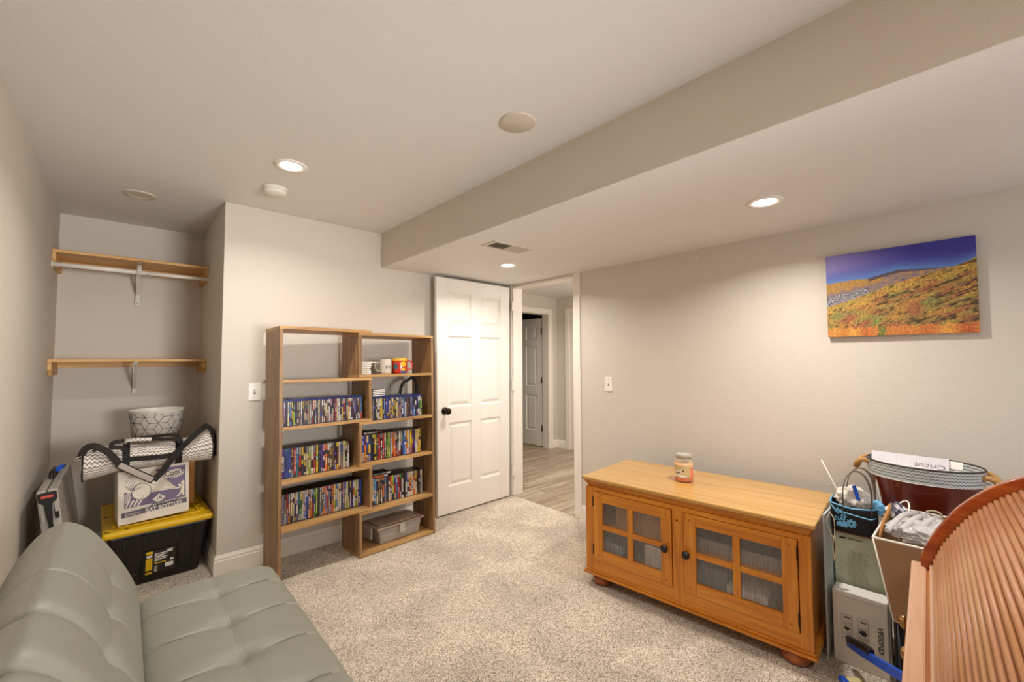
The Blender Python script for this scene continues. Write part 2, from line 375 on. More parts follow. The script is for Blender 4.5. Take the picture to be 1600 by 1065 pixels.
# entry door casing / jamb
def casing(name, segs):
    m = MB()
    for lo, hi in segs: m.box(lo, hi)
    return tag(m.build(name, M['trim'], bevel=.003), kind='structure')
casing('trim_1', [((XR-.014, DY0-.065, 0), (XR+.001, DY0, HL)), ((XR-.006, DY0, 0), (XR+.12, DY0+.018, DH)), ((XR+.03, DY0+.018, 0), (XR+.05, DY0+.03, DH-.018)),
                  ((XR-.006, DY1-.018, 0), (XR+.12, DY1, DH)), ((XR-.014, DY1, 0), (XR+.001, DY1+.06, HL)),
                  ((XR-.006, DY0+.018, DH-.018), (XR+.12, DY1-.018, DH)), ((XR+.116, DY0-.06, 0), (XR+.13, DY0, DH+.06)), ((XR+.116, DY1, 0), (XR+.13, DY1+.06, DH+.06)), ((XR+.116, DY0, DH), (XR+.13, DY1, DH+.06))])

# ---------------------------------------------------------------- six panel doors
def sixpanel(name, w, h, t, T, knobside, hinges, twist=0):
    """local x from hinge edge (0) to free edge (w); y thickness; z up"""
    root = empty(name, kind='structure', mat=T)
    st, mu = .112*w/.8, .1*w/.8
    xs = [(st, (w-mu)/2), ((w+mu)/2, w-st)]
    zs = [(.235, .79), (.93, 1.56), (1.665, h-.125)]
    m = MB()
    m.box((0, 0, 0), (st, t, h)); m.box((w-st, 0, 0), (w, t, h)); m.box((xs[0][1], 0, zs[0][0]), (xs[1][0], t, zs[2][1]))
    zz = [0, zs[0][0], zs[0][1], zs[1][0], zs[1][1], zs[2][0], zs[2][1], h]
    for i in (0, 2, 4, 6):
        if i in (0, 6): m.box((st, 0, zz[i]), (w-st, t, zz[i+1]))
        else:
            for a, b in xs: m.box((a, 0, zz[i]), (b, t, zz[i+1]))
    fr = m.build('door_frame', M['door'], root, bevel=.004)
    panels = []
    for a, b in xs:
        for c, d in zs:
            m = MB()
            for sgn in (0, 1):
                def ring(ins, y): return [m.bm.verts.new((x, y, z)) for x, z in ((a+ins, c+ins), (b-ins, c+ins), (b-ins, d-ins), (a+ins, d-ins))]
                Y = lambda e: e if sgn == 0 else t-e
                rs = [ring(-.002, Y(.003)), ring(.008, Y(.012)), ring(.014, Y(.0155)), ring(.042, Y(.004))]
                for p, q in zip(rs, rs[1:]):
                    for i in range(4): m.bm.faces.new((p[i], p[(i+1) % 4], q[(i+1) % 4], q[i]))
                m.bm.faces.new(rs[-1])
            panels.append(m.build('panel', M['door'], root))
    if knobside:
        prof = [(.0, 0), (.033, 0), (.033, .004), (.028, .009), (.011, .012), (.010, .034), (.02, .042), (.028, .052), (.029, .062), (.022, .072), (.008, .077), (0, .077)]
        for sg in (-1, 1):
            m = MB(); TT = Matrix.Translation((w-.065, 0 if sg < 0 else t, .90)) @ Matrix.Rotation(R(90 if sg < 0 else -90), 4, 'X')
            m.lathe([(max(r, .0005), z) for r, z in prof], 24, T=TT); m.build('door_knob', M['bronze'], root)
        one('latch_plate', M['bronze'], (w-.0005, t/2-.012, .87), (w+.001, t/2+.012, .93), root)
    for z in hinges:
        m = MB(); m.box((-.012, -.004, z-.045), (.02, .0005, z+.045)); m.lathe([(.007, z-.048), (.007, z+.048)], 10, cx=-.006, cy=-.007)
        m.build('hinge', M['brass'], root)
    if twist:
        for o in [fr]+panels:
            for v in o.data.vertices: v.co.x += twist*(v.co.z/h)*(v.co.x/w)
    return root
# open entry door lying back against the back wall; hinge edge near the far jamb
hx, hy = 2.9, 3.213
dirx = Vector((2.034-hx, 3.196-hy, 0)).normalized()
T = frameM((hx-.02, hy, .012), dirx, (-dirx.y*-1, dirx.x*-1, 0))
# local y must point away from camera (towards the wall, +y)
yv = Vector((0, 0, 1)).cross(dirx)
T = Matrix(((dirx.x, yv.x, 0, hx-.02), (dirx.y, yv.y, 0, hy+.035), (0, 0, 1, .012), (0, 0, 0, 1)))
sixpanel('door_1', .845, 2.08, .035, T, True, [], twist=.028)
m = MB()
for z in (.25, 1.1, 1.9): m.box((2.9, 3.19, z-.045), (2.93, 3.196, z+.045))
tag(m.build('trim_2', M['trim']), kind='structure')

# ---------------------------------------------------------------- hallway beyond
HX0, HX1, HY0, HY1, HH = XR+.115, 5.04, 1.55, 4.51, 2.33
wall('floor_hall', (XR, HY0, -.1), (HX1+.1, HY1+.12, -.012), 'darkroom')
LC = ['#96836e', '#a3917b', '#8d7a66', '#ad9c86', '#9a8872']
M['planks'] = [wood('grey_oak_plank_%d' % i, ('#7d6b58', c, '#bdae99'), 'x', .8, .38) for i, c in enumerate(LC)]
fl = bpy.data.objects['floor_hall']; y = HY0; r = 0
while y < HY1+.1:
    x = XR+.003-(r*0.53 % 1.1); 
    while x < HX1:
        a, b = max(x, XR+.003), min(x+1.2, HX1)
        if b-a > .02: one('plank', random.choice(M['planks']), (a+.001, y+.001, -.012), (b-.001, min(y+.149, HY1+.12), 0.0), fl, bevel=.0015)
        x += 1.2
    y += .15; r += 1
m = MB(); wx0, wx1 = 4.0, 4.86
m.box((HX0, HY1, 0), (wx0, HY1+.12, HH)); m.box((wx1, HY1, 0), (HX1+.1, HY1+.12, HH)); m.box((wx0, HY1, 2.07), (wx1, HY1+.12, HH))
tag(m.build('wall_hall_back', M['wall']), kind='structure')
m = MB(); m.box((HX1, HY0, 0), (HX1+.1, HY1, HH)); tag(m.build('wall_hall_right', M['wall']), kind='structure')
wall('wall_hall_front', (HX0, HY0-.1, 0), (HX1, HY0, HH))
wall('ceiling_hall', (HX0, HY0-.1, HH), (HX1+.1, HY1+.12, HH+.1), 'ceil')
casing('trim_3', [((wx0-.07, HY1-.016, 0), (wx0, HY1, 2.14)), ((wx1, HY1-.016, 0), (wx1+.075, HY1, 2.14)), ((wx0, HY1-.016, 2.07), (wx1, HY1, 2.14)),
                  ((wx0, HY1-.01, 0), (wx0+.015, HY1+.125, 2.07)), ((wx1-.015, HY1-.01, 0), (wx1, HY1+.125, 2.07)), ((wx0+.015, HY1-.01, 2.055), (wx1-.015, HY1+.125, 2.07))])
casing('trim_4', [((HX1-.016, 4.245, 0), (HX1, 4.32, 2.14)), ((HX1-.016, 3.3, 2.07), (HX1, 4.245, 2.14)), ((HX1-.004, 3.3, 0), (HX1, 4.245, 2.07))])
baseboard('baseboard_hall', [(wx1+.075, HY1), (HX1, HY1), (HX1, 4.32)])
# dark room behind the hall door
wall('floor_dark_room', (3.2, HY1+.12, -.1), (5.9, 6.6, 0), 'hallcarpet')
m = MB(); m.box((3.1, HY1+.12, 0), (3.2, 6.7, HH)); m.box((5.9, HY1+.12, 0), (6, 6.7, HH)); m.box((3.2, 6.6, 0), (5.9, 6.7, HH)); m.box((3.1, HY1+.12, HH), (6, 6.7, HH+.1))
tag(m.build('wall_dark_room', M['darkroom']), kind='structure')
dx = Vector((-.06, .78, 0)).normalized(); yv = Vector((0, 0, 1)).cross(dx)
T = Matrix(((dx.x, yv.x, 0, 4.895), (dx.y, yv.y, 0, 4.66), (0, 0, 1, .012), (0, 0, 0, 1)))
d2 = sixpanel('door_2', .76, 2.0, .035, T, False, [])
m = MB()
for z in (.28, 1.03, 1.8):
    m = MB(); m.box((-.025, .036, z-.045), (.02, .040, z+.045)); m.lathe([(.008, z-.048), (.008, z+.048)], 10, cx=-.005, cy=.044); m.build('hinge', M['brass'], d2)

# ---------------------------------------------------------------- recessed lights, vent, alarm
def downlight(x, y, z, lit, label, power=1.0, rr=.082, lens=.053):
    t = empty('ceiling_light', (x, y, z), label=label, cat='ceiling light', group='recessed ceiling lights')
    m = MB(); m.lathe([(rr, 0), (rr, -.004), (lens+.012, -.007), (lens, -.004), (lens-.002, .0)], 36, cap=False); m.build('trim_ring', M['white'] if lit else M['offwhite'], t)
    m = MB()
    if lit: m.lathe([(lens, -.003), (.001, -.0035)], 36)
    else: m.lathe([(lens, -.003), (lens*.6, -.001), (.001, -.0005)], 36)
    m.build('lamp_lens', M['lens'] if lit else M['offwhite'], t)
    if lit:
        l = bpy.data.lights.new('downlight', 'AREA'); l.shape = 'DISK'; l.size = lens*2; l.energy = LAMP_POWER*power; l.color = WARM; l.spread = R(150)
        o = bpy.data.objects.new('downlight', l); C.objects.link(o); o.parent = t; o.location = (0, 0, -.009)
downlight(.64, 2.472, HC, True, 'lit recessed ceiling light beside the smoke alarm', .85)
downlight(2.28, .687, HL, True, 'lit recessed light in the low ceiling on the picture side', .95)
downlight(2.27, 2.55, HL, True, 'lit recessed light between ceiling vent and door', .8, .078, .05)
hl = (3.98, 3.42)
downlight(hl[0], hl[1], HH, True, 'lit recessed light out in the hallway ceiling', 1.2, .06, .05)
downlight(.049, 3.541, HC, False, 'unlit recessed light with beige rim in front of the closet')
downlight(.7, -.6, HC, True, 'recessed ceiling light behind the camera', .6)
m = MB(); m.lathe([(.08, 0), (.08, -.004), (.076, -.006), (.001, -.006)], 40, cx=1.26, cy=1.346)
m2 = m.lathe([(.003, -.006), (.002, -.008)], 8, cx=1.285, cy=1.36)
for v in m.bm.verts: v.co.z += HC
tag(m.build('ceiling_cover_plate', M['offwhite']), 'flat beige round blank cover plate alone on the upper ceiling', 'cover plate')
t = empty('smoke_alarm', (.655, 2.863, HC), label='white round smoke alarm on the ceiling above the wall corner', cat='smoke alarm')
m = MB(); m.lathe([(.068, 0), (.068, -.008), (.062, -.01), (.062, -.03), (.05, -.038), (.001, -.039)], 32); m.build('housing', M['white'], t)
m = MB(); m.lathe([(.0622, -.018), (.0626, -.0185), (.0622, -.019)], 32, cap=False); m.build('vent_slot', M['greyink'], t)
t = empty('ceiling_vent', (1.905, 2.135, HL), rz=R(-2), label='beige metal air vent with louvres in the low ceiling', cat='vent')
# long side along x
m = MB(); a, b = .17, .075
for lo, hi in (((-a, -b, -.006), (a, -b+.02, 0)), ((-a, b-.02, -.006), (a, b, 0)), ((-a, -b+.02, -.006), (-a+.03, b-.02, 0)), ((a-.03, -b+.02, -.006), (a, b-.02, 0)), ((-.004, -b+.02, -.006), (.004, b-.02, 0))): m.box(lo, hi)
m.build('frame', M['offwhite'], t, bevel=.001)
one('duct_opening', M['blackmatte'], (-a+.03, -b+.02, -.001), (a-.03, b-.02, 0), t)
for s0, s1, an in ((-a+.03, -.004, -35), (.004, a-.03, 35)):
    for k in range(9):
        xx = s0+(k+.5)*(s1-s0)/9
        mm = MB(); mm.box((-.006, -b+.02, -.0006), (.006, b-.02, .0006), T=Matrix.Translation((xx, 0, -.0055)) @ Matrix.Rotation(R(an), 4, 'Y')); mm.build('louvre', M['offwhite'], t)
m = MB(); m.box((XB+.0, 0, 0), (XB, 0, 0)); m.bm.free()

# light switches
def switch(name, T, label):
    t = empty(name, label=label, cat='light switch', mat=T)
    m = MB(); m.box((-.037, -.0, -.058), (.037, -.006, .058)); m.build('switch_plate', M['white'], t, bevel=.0025)
    m = MB(); m.box((-.006, -.0065, -.013), (.006, -.0060, .013)); m.build('slot', M['greyink'], t)
    m = MB(); m.box((-.004, -.016, -.002), (.004, -.006, .010)); m.build('toggle', M['white'], t, bevel=.001)
    for z in (-.04, .04):
        m = MB(); m.lathe([(.003, 0), (.002, .001)], 10, T=Matrix.Translation((0, -.006, z)) @ Matrix.Rotation(R(90), 4, 'X')); m.build('screw', M['chrome'], t)
switch('light_switch', Matrix.Translation((.661, YB, 1.148)), 'white light switch on the wall left of the bookshelf')
switch('light_switch', Matrix.Translation((XR, 2.062, 1.158)) @ Matrix.Rotation(R(-90), 4, 'Z'), 'white light switch on the wall between door and picture')
t = tag(one('wall_hook', M['white'], (XR-.006, 1.31, 2.06), (XR, 1.325, 2.067)), 'tiny white stub high on the wall above the cabinet', 'wall hook')

# ---------------------------------------------------------------- closet shelves
def closet_shelf(z, rod, label):
    t = empty('closet_shelf', (XL, 3.98, z), label=label, cat='shelf')
    w = XC-XL; d = YC-3.98
    one('shelf_board', M['pine'], (0.001, 0, -.019), (w-.001, d, 0), t, bevel=.002)
    for x0, x1 in ((0.001, .02), (w-.02, w-.001)):
        m = MB(); T = Matrix.Rotation(R(90), 4, 'Y') @ Matrix.Scale(1, 4)
        pts = [(.02, -.019), (d-.001, -.019), (d-.001, -.108), (.06, -.108), (.02, -.07)]
        a = [m.bm.verts.new((x0, y, zz)) for y, zz in pts]; b = [m.bm.verts.new((x1, y, zz)) for y, zz in pts]
        m.bm.faces.new(a); m.bm.faces.new(b)
        for i in range(5): m.bm.faces.new((a[i], a[(i+1) % 5], b[(i+1) % 5], b[i]))
        m.build('cleat', M['pine'], t, bevel=.001)
    one('back_cleat', M['pine'] if rod else M['pine'], (.02, d-.019, -.06), (w-.02, d-.001, -.019), t)
    xm = .066-XL
    m = MB(); m.box((xm-.013, d-.024, -.30 if rod else -.255), (xm+.013, d-.019, -.019)); m.box((xm-.012, .05, -.024), (xm+.012, d-.02, -.0195))
    m.ribbon([(xm, d-.03, -.22), (xm, .12, -.03)], .02, .006)
    if rod: m.ribbon(cat_rom([(xm, .14, -.03), (xm, .03, -.04), (xm, -.01, -.075), (xm, -.005, -.108), (xm, .03, -.12)], 4), .02, .005, up=Vector((0, -.3, 1)))
    m.build('bracket', M['steelwhite'], t, bevel=.001)
    for zz in ((-.28, -.1) if rod else (-.24, -.1)):
        m = MB(); m.lathe([(.005, 0), (.003, .003)], 10, T=Matrix.Translation((xm, d-.025, zz)) @ Matrix.Rotation(R(90), 4, 'X')); m.build('screw', M['chrome'], t)
    if rod:
        m = MB(); m.tube([(.001, .012, -.098), (w*.56, .012, -.098)], .0155, 16); m.tube([(w*.56, .012, -.098), (w-.001, .012, -.098)], .0135, 16); m.build('hanging_rod', M['white'], t)
        for x in (.001, w-.007):
            m = MB(); m.lathe([(.024, 0), (.024, .006)], 20, T=Matrix.Translation((x, .012, -.098)) @ Matrix.Rotation(R(90), 4, 'Y')); m.build('rod_socket', M['white'], t)
closet_shelf(2.08, True, 'upper pine closet shelf with a white hanging rod under it')
closet_shelf(1.372, False, 'lower pine closet shelf with one white bracket and no rod')

# ---------------------------------------------------------------- bookshelf
lb = .032; a = .051
BS = Matrix.Translation((.718, 2.889, .004)) @ Matrix.Rotation(a, 4, 'Z') @ Matrix.Rotation(-lb, 4, 'X')
bk = empty('bookshelf', label='tall walnut-effect open bookshelf with two staggered columns filled with disc cases', cat='bookshelf', mat=BS)
t_ = .02; BD = .285; WB = 1.139; xl1 = .590; xr0 = .515
zT, zA, zB, zC, zD = 1.573, 1.233, .941, .611, .324
one('side_panel', M['walZ'], (0, 0, 0), (t_, BD, zT-t_), bk, bevel=.0012)
one('side_panel', M['walZ'], (WB-t_, 0, 0), (WB, BD, zT-2*t_), bk, bevel=.0012)
one('top_board', M['walX'], (0, 0, zT-t_), (xl1+t_, BD, zT), bk, bevel=.0012)
one('top_board', M['walX'], (xr0, 0, zT-2*t_), (WB, BD, zT-t_-.0005), bk, bevel=.0012)
for z in (zA, zB, zC, zD): one('shelf_board', M['walX'], (t_, 0, z-t_), (xl1+t_, BD, z), bk, bevel=.0012)
RZ = [zA+t_, zB-t_, zC+t_, zD-t_, t_]
for z in RZ: one('shelf_board', M['walX'], (xr0, 0, z-t_), (WB-t_, BD, z-.0005), bk, bevel=.0012)
for z0, z1, x in ((zB, zA-t_, xl1), (zD, zC-t_, xl1), (zA+t_, zT-2*t_, xr0), (zC+t_, zB-2*t_, xr0), (t_, zD-2*t_, xr0)):
    one('divider', M['walZ'], (x, 0, z0), (x+t_, BD, z1), bk, bevel=.0012)
for (x, y, z) in ((xl1-.001, .03, zB+.02), (xl1-.001, .03, zD+.02), (xr0+t_+.001, .03, zC+.04)):
    m = MB(); m.lathe([(.004, 0), (.004, .001)], 10, T=Matrix.Translation((x, y, z)) @ Matrix.Rotation(R(90), 4, 'Y')); m.build('cam_screw', M['black'], bk)

CN = {'navy': '#1d2552', 'blue': '#2d4aa0', 'sky': '#5d8ec4', 'white': '#d9d3cc', 'cream': '#d6c6a0', 'black': '#191518', 'charcoal': '#37323a', 'grey': '#85807f', 'red': '#b52a26',
      'maroon': '#5f1b24', 'orange': '#d9702c', 'yellow': '#dcb52c', 'green': '#3f8a38', 'lime': '#a9bf2c', 'purple': '#54308a', 'brown': '#6b4a30', 'tan': '#b08e66', 'pink': '#c98a90', 'teal': '#2a7078', 'lilac': '#8d86b4'}
ORD = ['first', 'second', 'third', 'fourth', 'fifth', 'sixth', 'seventh', 'eighth', 'ninth', 'tenth', 'eleventh', 'twelfth', 'thirteenth', 'fourteenth', 'fifteenth', 'sixteenth', 'seventeenth', 'eighteenth', 'nineteenth', 'twentieth']
TENS = {20: 'twenty', 30: 'thirty', 40: 'forty'}
def ordw(k):
    if k < 20: return ORD[k]
    n = k+1; tn = n//10*10
    return ('fortieth' if n == 40 else 'thirtieth') if n % 10 == 0 else TENS[tn]+'-'+ORD[n % 10-1]
def disc_case(T, w, h, d, shell, main, second, label, group, rng):
    """one mesh: plastic shell with a coloured paper spine in bands, local x = thickness, y = depth, z = height"""
    bm = bmesh.new(); cl = bm.loops.layers.float_color.new('Col')
    def quad(vs, col, mi):
        f = bm.faces.new([bm.verts.new(v) for v in vs]); f.material_index = mi
        for l in f.loops: l[cl] = col
    e = .0006; top = h-(.016 if shell == 'blu' else .004)
    A = [(0,0,0),(w,0,0),(w,d,0),(0,d,0),(0,0,h),(w,0,h),(w,d,h),(0,d,h)]
    for f in ((0,3,2,1),(4,5,6,7),(0,1,5,4),(1,2,6,5),(2,3,7,6),(3,0,4,7)): quad([A[i] for i in f], (0, 0, 0, 1), 0)
    z = .004; bands = sorted([rng.uniform(.08, .92) for _ in range(5)])+[1.0]; x0, x1 = .0009, w-.0009
    for i, b in enumerate(bands):
        z1 = .004+(top-.004)*b; u = rng.random()
        c = main if u < .62 else (second if u < .84 else rng.choice(['black', 'charcoal', 'grey', main, second]))
        cc = lin(CN[c]); k = rng.uniform(.55, .95)*(.8 if shell == 'blu' else 1); cc = tuple(min(1, v*k) for v in cc[:3])+(1,)
        quad([(x0, -e, z), (x1, -e, z), (x1, -e, z1), (x0, -e, z1)], cc, 1)
        if rng.random() < .42 and z1-z > .02:   # title lettering blocks
            tc = lin(CN[rng.choice(['white', 'cream', 'yellow', 'black', 'white'])]); zz = z+.004
            while zz < z1-.006:
                hh = rng.uniform(.002, .006); xo = rng.uniform(.15, .3)*w
                quad([(xo, -e*2, zz), (w-xo, -e*2, zz), (w-xo, -e*2, zz+hh), (xo, -e*2, zz+hh)], tc, 1); zz += hh+rng.uniform(.0015, .004)
        z = z1
    me = bpy.data.meshes.new('disc_case'); bm.to_mesh(me); bm.free()
    me.materials.append({'blu': M['blushell'], 'dvd': M['black']}[shell]); me.materials.append(M['vc'])
    o = bpy.data.objects.new('disc_case', me); C.objects.link(o); o.matrix_world = T
    return tag(o, label, 'disc case', group)
M['blushell'] = plain('blue_translucent_shell', '#12215a', .25, coat=.3)
ROWS = [  # x0, x1, shelf z, setback, shell, height, place, group, main colour list
 (.024, .548, zB, .026, 'blu', .170, 'upper left row', 'blue topped disc cases in the upper left row',
  'navy blue navy cream sky charcoal black black brown navy white charcoal brown maroon tan white brown charcoal grey charcoal cream blue white yellow brown tan white pink cream maroon red cream white black blue white maroon grey yellow red charcoal grey lilac charcoal tan brown sky'),
 (.616, 1.045, zB-t_, .026, 'blu', .170, 'upper right row', 'blue topped disc cases in the upper right row',
  'charcoal grey black brown white cream yellow navy sky purple blue tan cream yellow brown maroon cream tan pink grey white sky white brown maroon charcoal grey blue sky navy purple charcoal white navy'),
 (.024, .475, zC, .07, 'dvd', .190, 'middle left row', 'black topped disc cases in the middle left row',
  'orange white blue blue maroon red sky red yellow black grey lime white red yellow charcoal purple pink orange white charcoal grey black maroon white blue cream black white'),
 (.542, 1.045, zC+t_, .05, 'dvd', .190, 'middle right row', 'disc cases in the middle right row',
  'purple lilac orange cream blue navy black yellow charcoal lilac maroon red cream green lime lilac orange orange red charcoal white black blue sky orange cream yellow maroon navy white yellow yellow'),
 (.024, .575, zD, .09, 'dvd', .190, 'lower left row', 'disc cases in the lower left row',
  'black white lilac maroon red orange cream cream grey white charcoal green white lilac cream pink orange red green lime black grey brown orange pink red lilac pink orange cream white white cream blue pink white cream charcoal navy purple white lime cream blue blue'),
 (.616, 1.075, zD-t_, .08, 'dvd', .190, 'lower right row', 'disc cases in the lower right row',
  'blue purple white sky cream tan tan navy sky charcoal white orange navy blue sky red maroon white black white white red cream orange yellow charcoal black white'),
]
seenlab = set()
for ri, (x0, x1, z, sb, sh, h, place, group, cols) in enumerate(ROWS):
    rng = random.Random(100+ri); cl_ = cols.split(); n = len(cl_); ws = [rng.uniform(.9, 1.1) for _ in cl_]
    if place == 'middle left row': ws[2] = 1.7
    sc = (x1-x0)/sum(ws); x = x0
    for i, c in enumerate(cl_):
        w = ws[i]*sc; hh = h+(rng.uniform(-.0015, .0015) if sh == 'blu' else rng.choice([0, 0, 0, 0, -.002, .001]))
        y = sb+rng.uniform(0, .003); sec = rng.choice(list(CN))
        T = BS @ Matrix.Translation((x, y, z+.0004))
        side = ordw(i)+' from the left' if i < n/2 else (ordw(n-1-i)+' from the right' if i < n-1 else 'rightmost')
        if i == 0: side = 'leftmost'
        lab = 'upright disc case with mostly %s spine, %s in the %s' % (c, side, place)
        disc_case(T, w-.0006, hh, .135, sh, c, sec, lab, group, rng); x += w
# stack of four little tape boxes
for k in range(4):
    t = empty('tape_box', mat=BS @ Matrix.Translation((.640+random.uniform(-.003, .003), .05, zB-t_+.172+k*.0125)) @ Matrix.Rotation(R(random.uniform(-2, 2)), 4, 'Z'),
              label='small white edged tape box, %s of the stack on the upper right row' % ['lowest', 'second lowest', 'second from top', 'topmost'][k], cat='tape box', group='stack of small tape boxes')
    one('shell', M['black'], (0, 0, 0), (.105, .07, .012), t, bevel=.001); one('paper_edge', M['paper'], (.003, -.0008, .002), (.1, 0, .009), t)
m = MB(); pts = cat_rom([(.905, .125, zB-t_+.176), (.91, .12, 1.115), (.918, .12, 1.15), (.94, .115, 1.185), (.97, .11, 1.20), (1.0, .11, 1.217), (1.035, .12, 1.212), (1.062, .13, 1.17), (1.066, .14, 1.10), (1.068, .15, zB-t_+.01)], 5)
m.ribbon(pts, .024, .007, up=Vector((0, -1, .2)))
o = m.build('strap', M['blackmatte']); o.matrix_world = BS
tag(o, 'black strap arching over the upper right row of disc cases', 'strap')
# cases lying flat on the lower rows
for k, (x, y, z, c, lab) in enumerate([(.63, .085, zD-t_+.1905, 'orange', 'orange edged disc case lying flat on the lower right row'), (.66, .095, zD-t_+.2045, 'grey', 'grey edged disc case lying flat on another case, lower right row'),
                                       (.58, .075, zC+t_+.1915, 'maroon', 'maroon edged disc case lying flat on the middle right row')]):
    T = BS @ Matrix.Translation((x, y, z)) @ Matrix.Rotation(R(90), 4, 'Y') @ Matrix.Rotation(R(0), 4, 'Z')
    T = BS @ Matrix.Translation((x, y, z+.0135)) @ Matrix.Rotation(R(90), 4, 'Y')
    disc_case(T, .0135, .15, .12, 'dvd', c, 'white', lab, 'disc cases lying flat', random.Random(k))
# folded napkins and two mugs on the top right shelf
zt = zA+t_
for k in range(7):
    w0 = .088 if k < 6 else .125
    m = MB(); hgt = .0135 if k < 6 else .009
    def nf(u, v, k=k, w0=w0): return Vector((u*w0+.003*math.sin(7*v+k), v*.13, .0))
    m.box((0, 0, 0), (w0+random.uniform(-.006, .006), .13, hgt))
    o = m.build('napkin', M['whitefab'], bevel=.004)
    o.matrix_world = BS @ Matrix.Translation((.542+random.uniform(0, .004), .05, zt+.0005+k*.0145)) @ Matrix.Rotation(R(random.uniform(-2, 2)), 4, 'Z') @ Matrix.Rotation(R(0 if k < 6 else 2), 4, 'Y')
    tag(o, 'folded white napkin, %s in the stack on the top right shelf' % ['bottom one', 'second from bottom', 'third from bottom', 'middle one', 'third from top', 'second from top', 'topmost and loosely folded'][k], 'napkin', 'folded white napkins')
def mug(x, y, r, h, label, body, extra):
    t = empty('mug', mat=BS @ Matrix.Translation((x, y, zt)), label=label, cat='mug')
    m = MB(); m.lathe([(.001, .001), (r*.82, .0), (r*.95, .006), (r, .025), (r, h-.004), (r*.985, h), (r*.93, h-.002), (r*.92, .01), (.001, .008)], 32, cap=False); m.build('body', body, t)
    return t
t = mug(.765, .085, .042, .112, 'plain off-white mug beside the folded napkins', M['offwhite'], 0)
m = MB(); m.tube(cat_rom([(-.035, .02, .09), (-.062, .032, .085), (-.068, .035, .055), (-.058, .03, .03), (-.036, .02, .025)], 5), .005); m.build('handle', M['offwhite'], t)
m = MB()
for k in range(7): m.box((-.02+k*.006, -.0425, .035+.008*(k % 3)), (-.018+k*.006, -.0405, .06+.006*(k % 2)))
m.build('printed_mark', M['greyink'], t)
M['mugred'] = plain('mug_red', '#c22a10', .25, coat=.5); M['mugyel'] = plain('mug_yellow', '#e3b41a', .25, coat=.5); M['mugteal'] = plain('mug_teal', '#25626d', .3); M['mugblue'] = plain('mug_blue', '#3d4a78', .3)
t = mug(.885, .09, .058, .118, 'large red and yellow round mug on the top right shelf', M['mugred'], 0)
m = MB(); m.lathe([(.0582, .1), (.0595, .106), (.0595, .117), (.057, .12), (.053, .118)], 32, cap=False); m.build('rim_band', M['mugyel'], t)
def blob(m, th, z, rx, rz, rr=.0588, dn=.002, n=12):
    c = m.bm.verts.new(((rr+dn)*math.cos(th), (rr+dn)*math.sin(th), z))
    vs = [m.bm.verts.new(((rr)*math.cos(th+rx*math.cos(2*PI*i/n)/rr), (rr)*math.sin(th+rx*math.cos(2*PI*i/n)/rr), z+rz*math.sin(2*PI*i/n)*(1 if i % 2 else .72))) for i in range(n)]
    for i in range(n): m.bm.faces.new((c, vs[i], vs[(i+1) % n])).smooth = True
m = MB(); blob(m, R(-88), .072, .026, .026); blob(m, R(-88), .03, .016, .014); m.build('yellow_relief', M['mugyel'], t)
m = MB(); blob(m, R(-150), .055, .016, .03); m.build('teal_relief', M['mugteal'], t)
m = MB(); blob(m, R(-88), .014, .03, .012, .0592); m.build('blue_relief', M['mugblue'], t)
m = MB(); m.tube(cat_rom([(.05, -.02, .1), (.08, -.03, .098), (.09, -.034, .07), (.084, -.032, .04), (.052, -.02, .024)], 5), .0065); m.build('handle', M['mugred'], t)
# clear lidded storage box in the bottom right cell
t = empty('storage_box', mat=BS @ Matrix.Translation((.655, .035, t_)) @ Matrix.Rotation(R(2), 4, 'Z'), label='clear plastic storage box with grey lid in the bottom shelf cell', cat='storage box')
m = MB(); m.box((.03, .01, .0), (.395, .215, .108), taper=.93); m.build('box_body', M['clearplast'], t, bevel=.012)
m = MB(); m.box((.06, .03, .012), (.36, .19, .05)); m.box((.05, .04, .052), (.2, .18, .06)); m.build('packed_contents', M['greyink'], t)
m = MB(); m.box((.05, .018, .05), (.2, .022, .058)); m.box((.22, .018, .06), (.35, .022, .068)); m.build('white_stacked_cards', M['paper'], t)
one('orange_card', M['orange'], (.12, .016, .078), (.22, .02, .09), t)
m = MB(); m.box((.01, -.005, .108), (.415, .23, .122)); m.box((.04, .02, .122), (.385, .205, .132)); m.build('lid', plain('greyish_lid', '#a39080', .35), t, bevel=.008)
m = MB(); m.box((.19, -.012, .05), (.235, .0, .115)); m.build('latch', M['clearplast'], t, bevel=.003)
m = MB(); m.box((-.008, .06, .04), (.006, .17, .118)); m.build('latch', M['clearplast'], t, bevel=.003)

# ---------------------------------------------------------------- oak cabinet
cy = .086
ex = Vector((math.sin(cy), -math.cos(cy), 0)); ey = Vector((math.cos(cy), math.sin(cy), 0))
CB = Matrix(((ex.x, ey.x, 0, 2.137), (ex.y, ey.y, 0, 1.695), (0, 0, 1, 0), (0, 0, 0, 1)))
L, D, H = 1.178, .59, .642
cb = empty('media_cabinet', label='low golden oak cabinet with two glazed doors and bun feet', cat='cabinet', mat=CB)
m = MB(); prof = [(0, 0), (L, 0), (L, D), (0, D)]
m.box((-.008, -.012, H-.022), (L+.008, D, H)); m.build('top_board', M['oakTop'], cb, bevel=.006)
m = MB()
for o_, z0, z1 in ((.003, H-.034, H-.0225), (-.006, H-.048, H-.034), (-.012, H-.06, H-.048)): m.box((.006-o_, .006-o_-.004, z0), (L-.006+o_, D-.002, z1))
m.build('cove_moulding', M['oakX'], cb, bevel=.004)
one('side_panel', M['oakZ'], (.018, .022, .09), (.036, D-.01, H-.06), cb)
one('side_panel', M['oakZ'], (L-.036, .022, .09), (L-.018, D-.01, H-.06), cb)
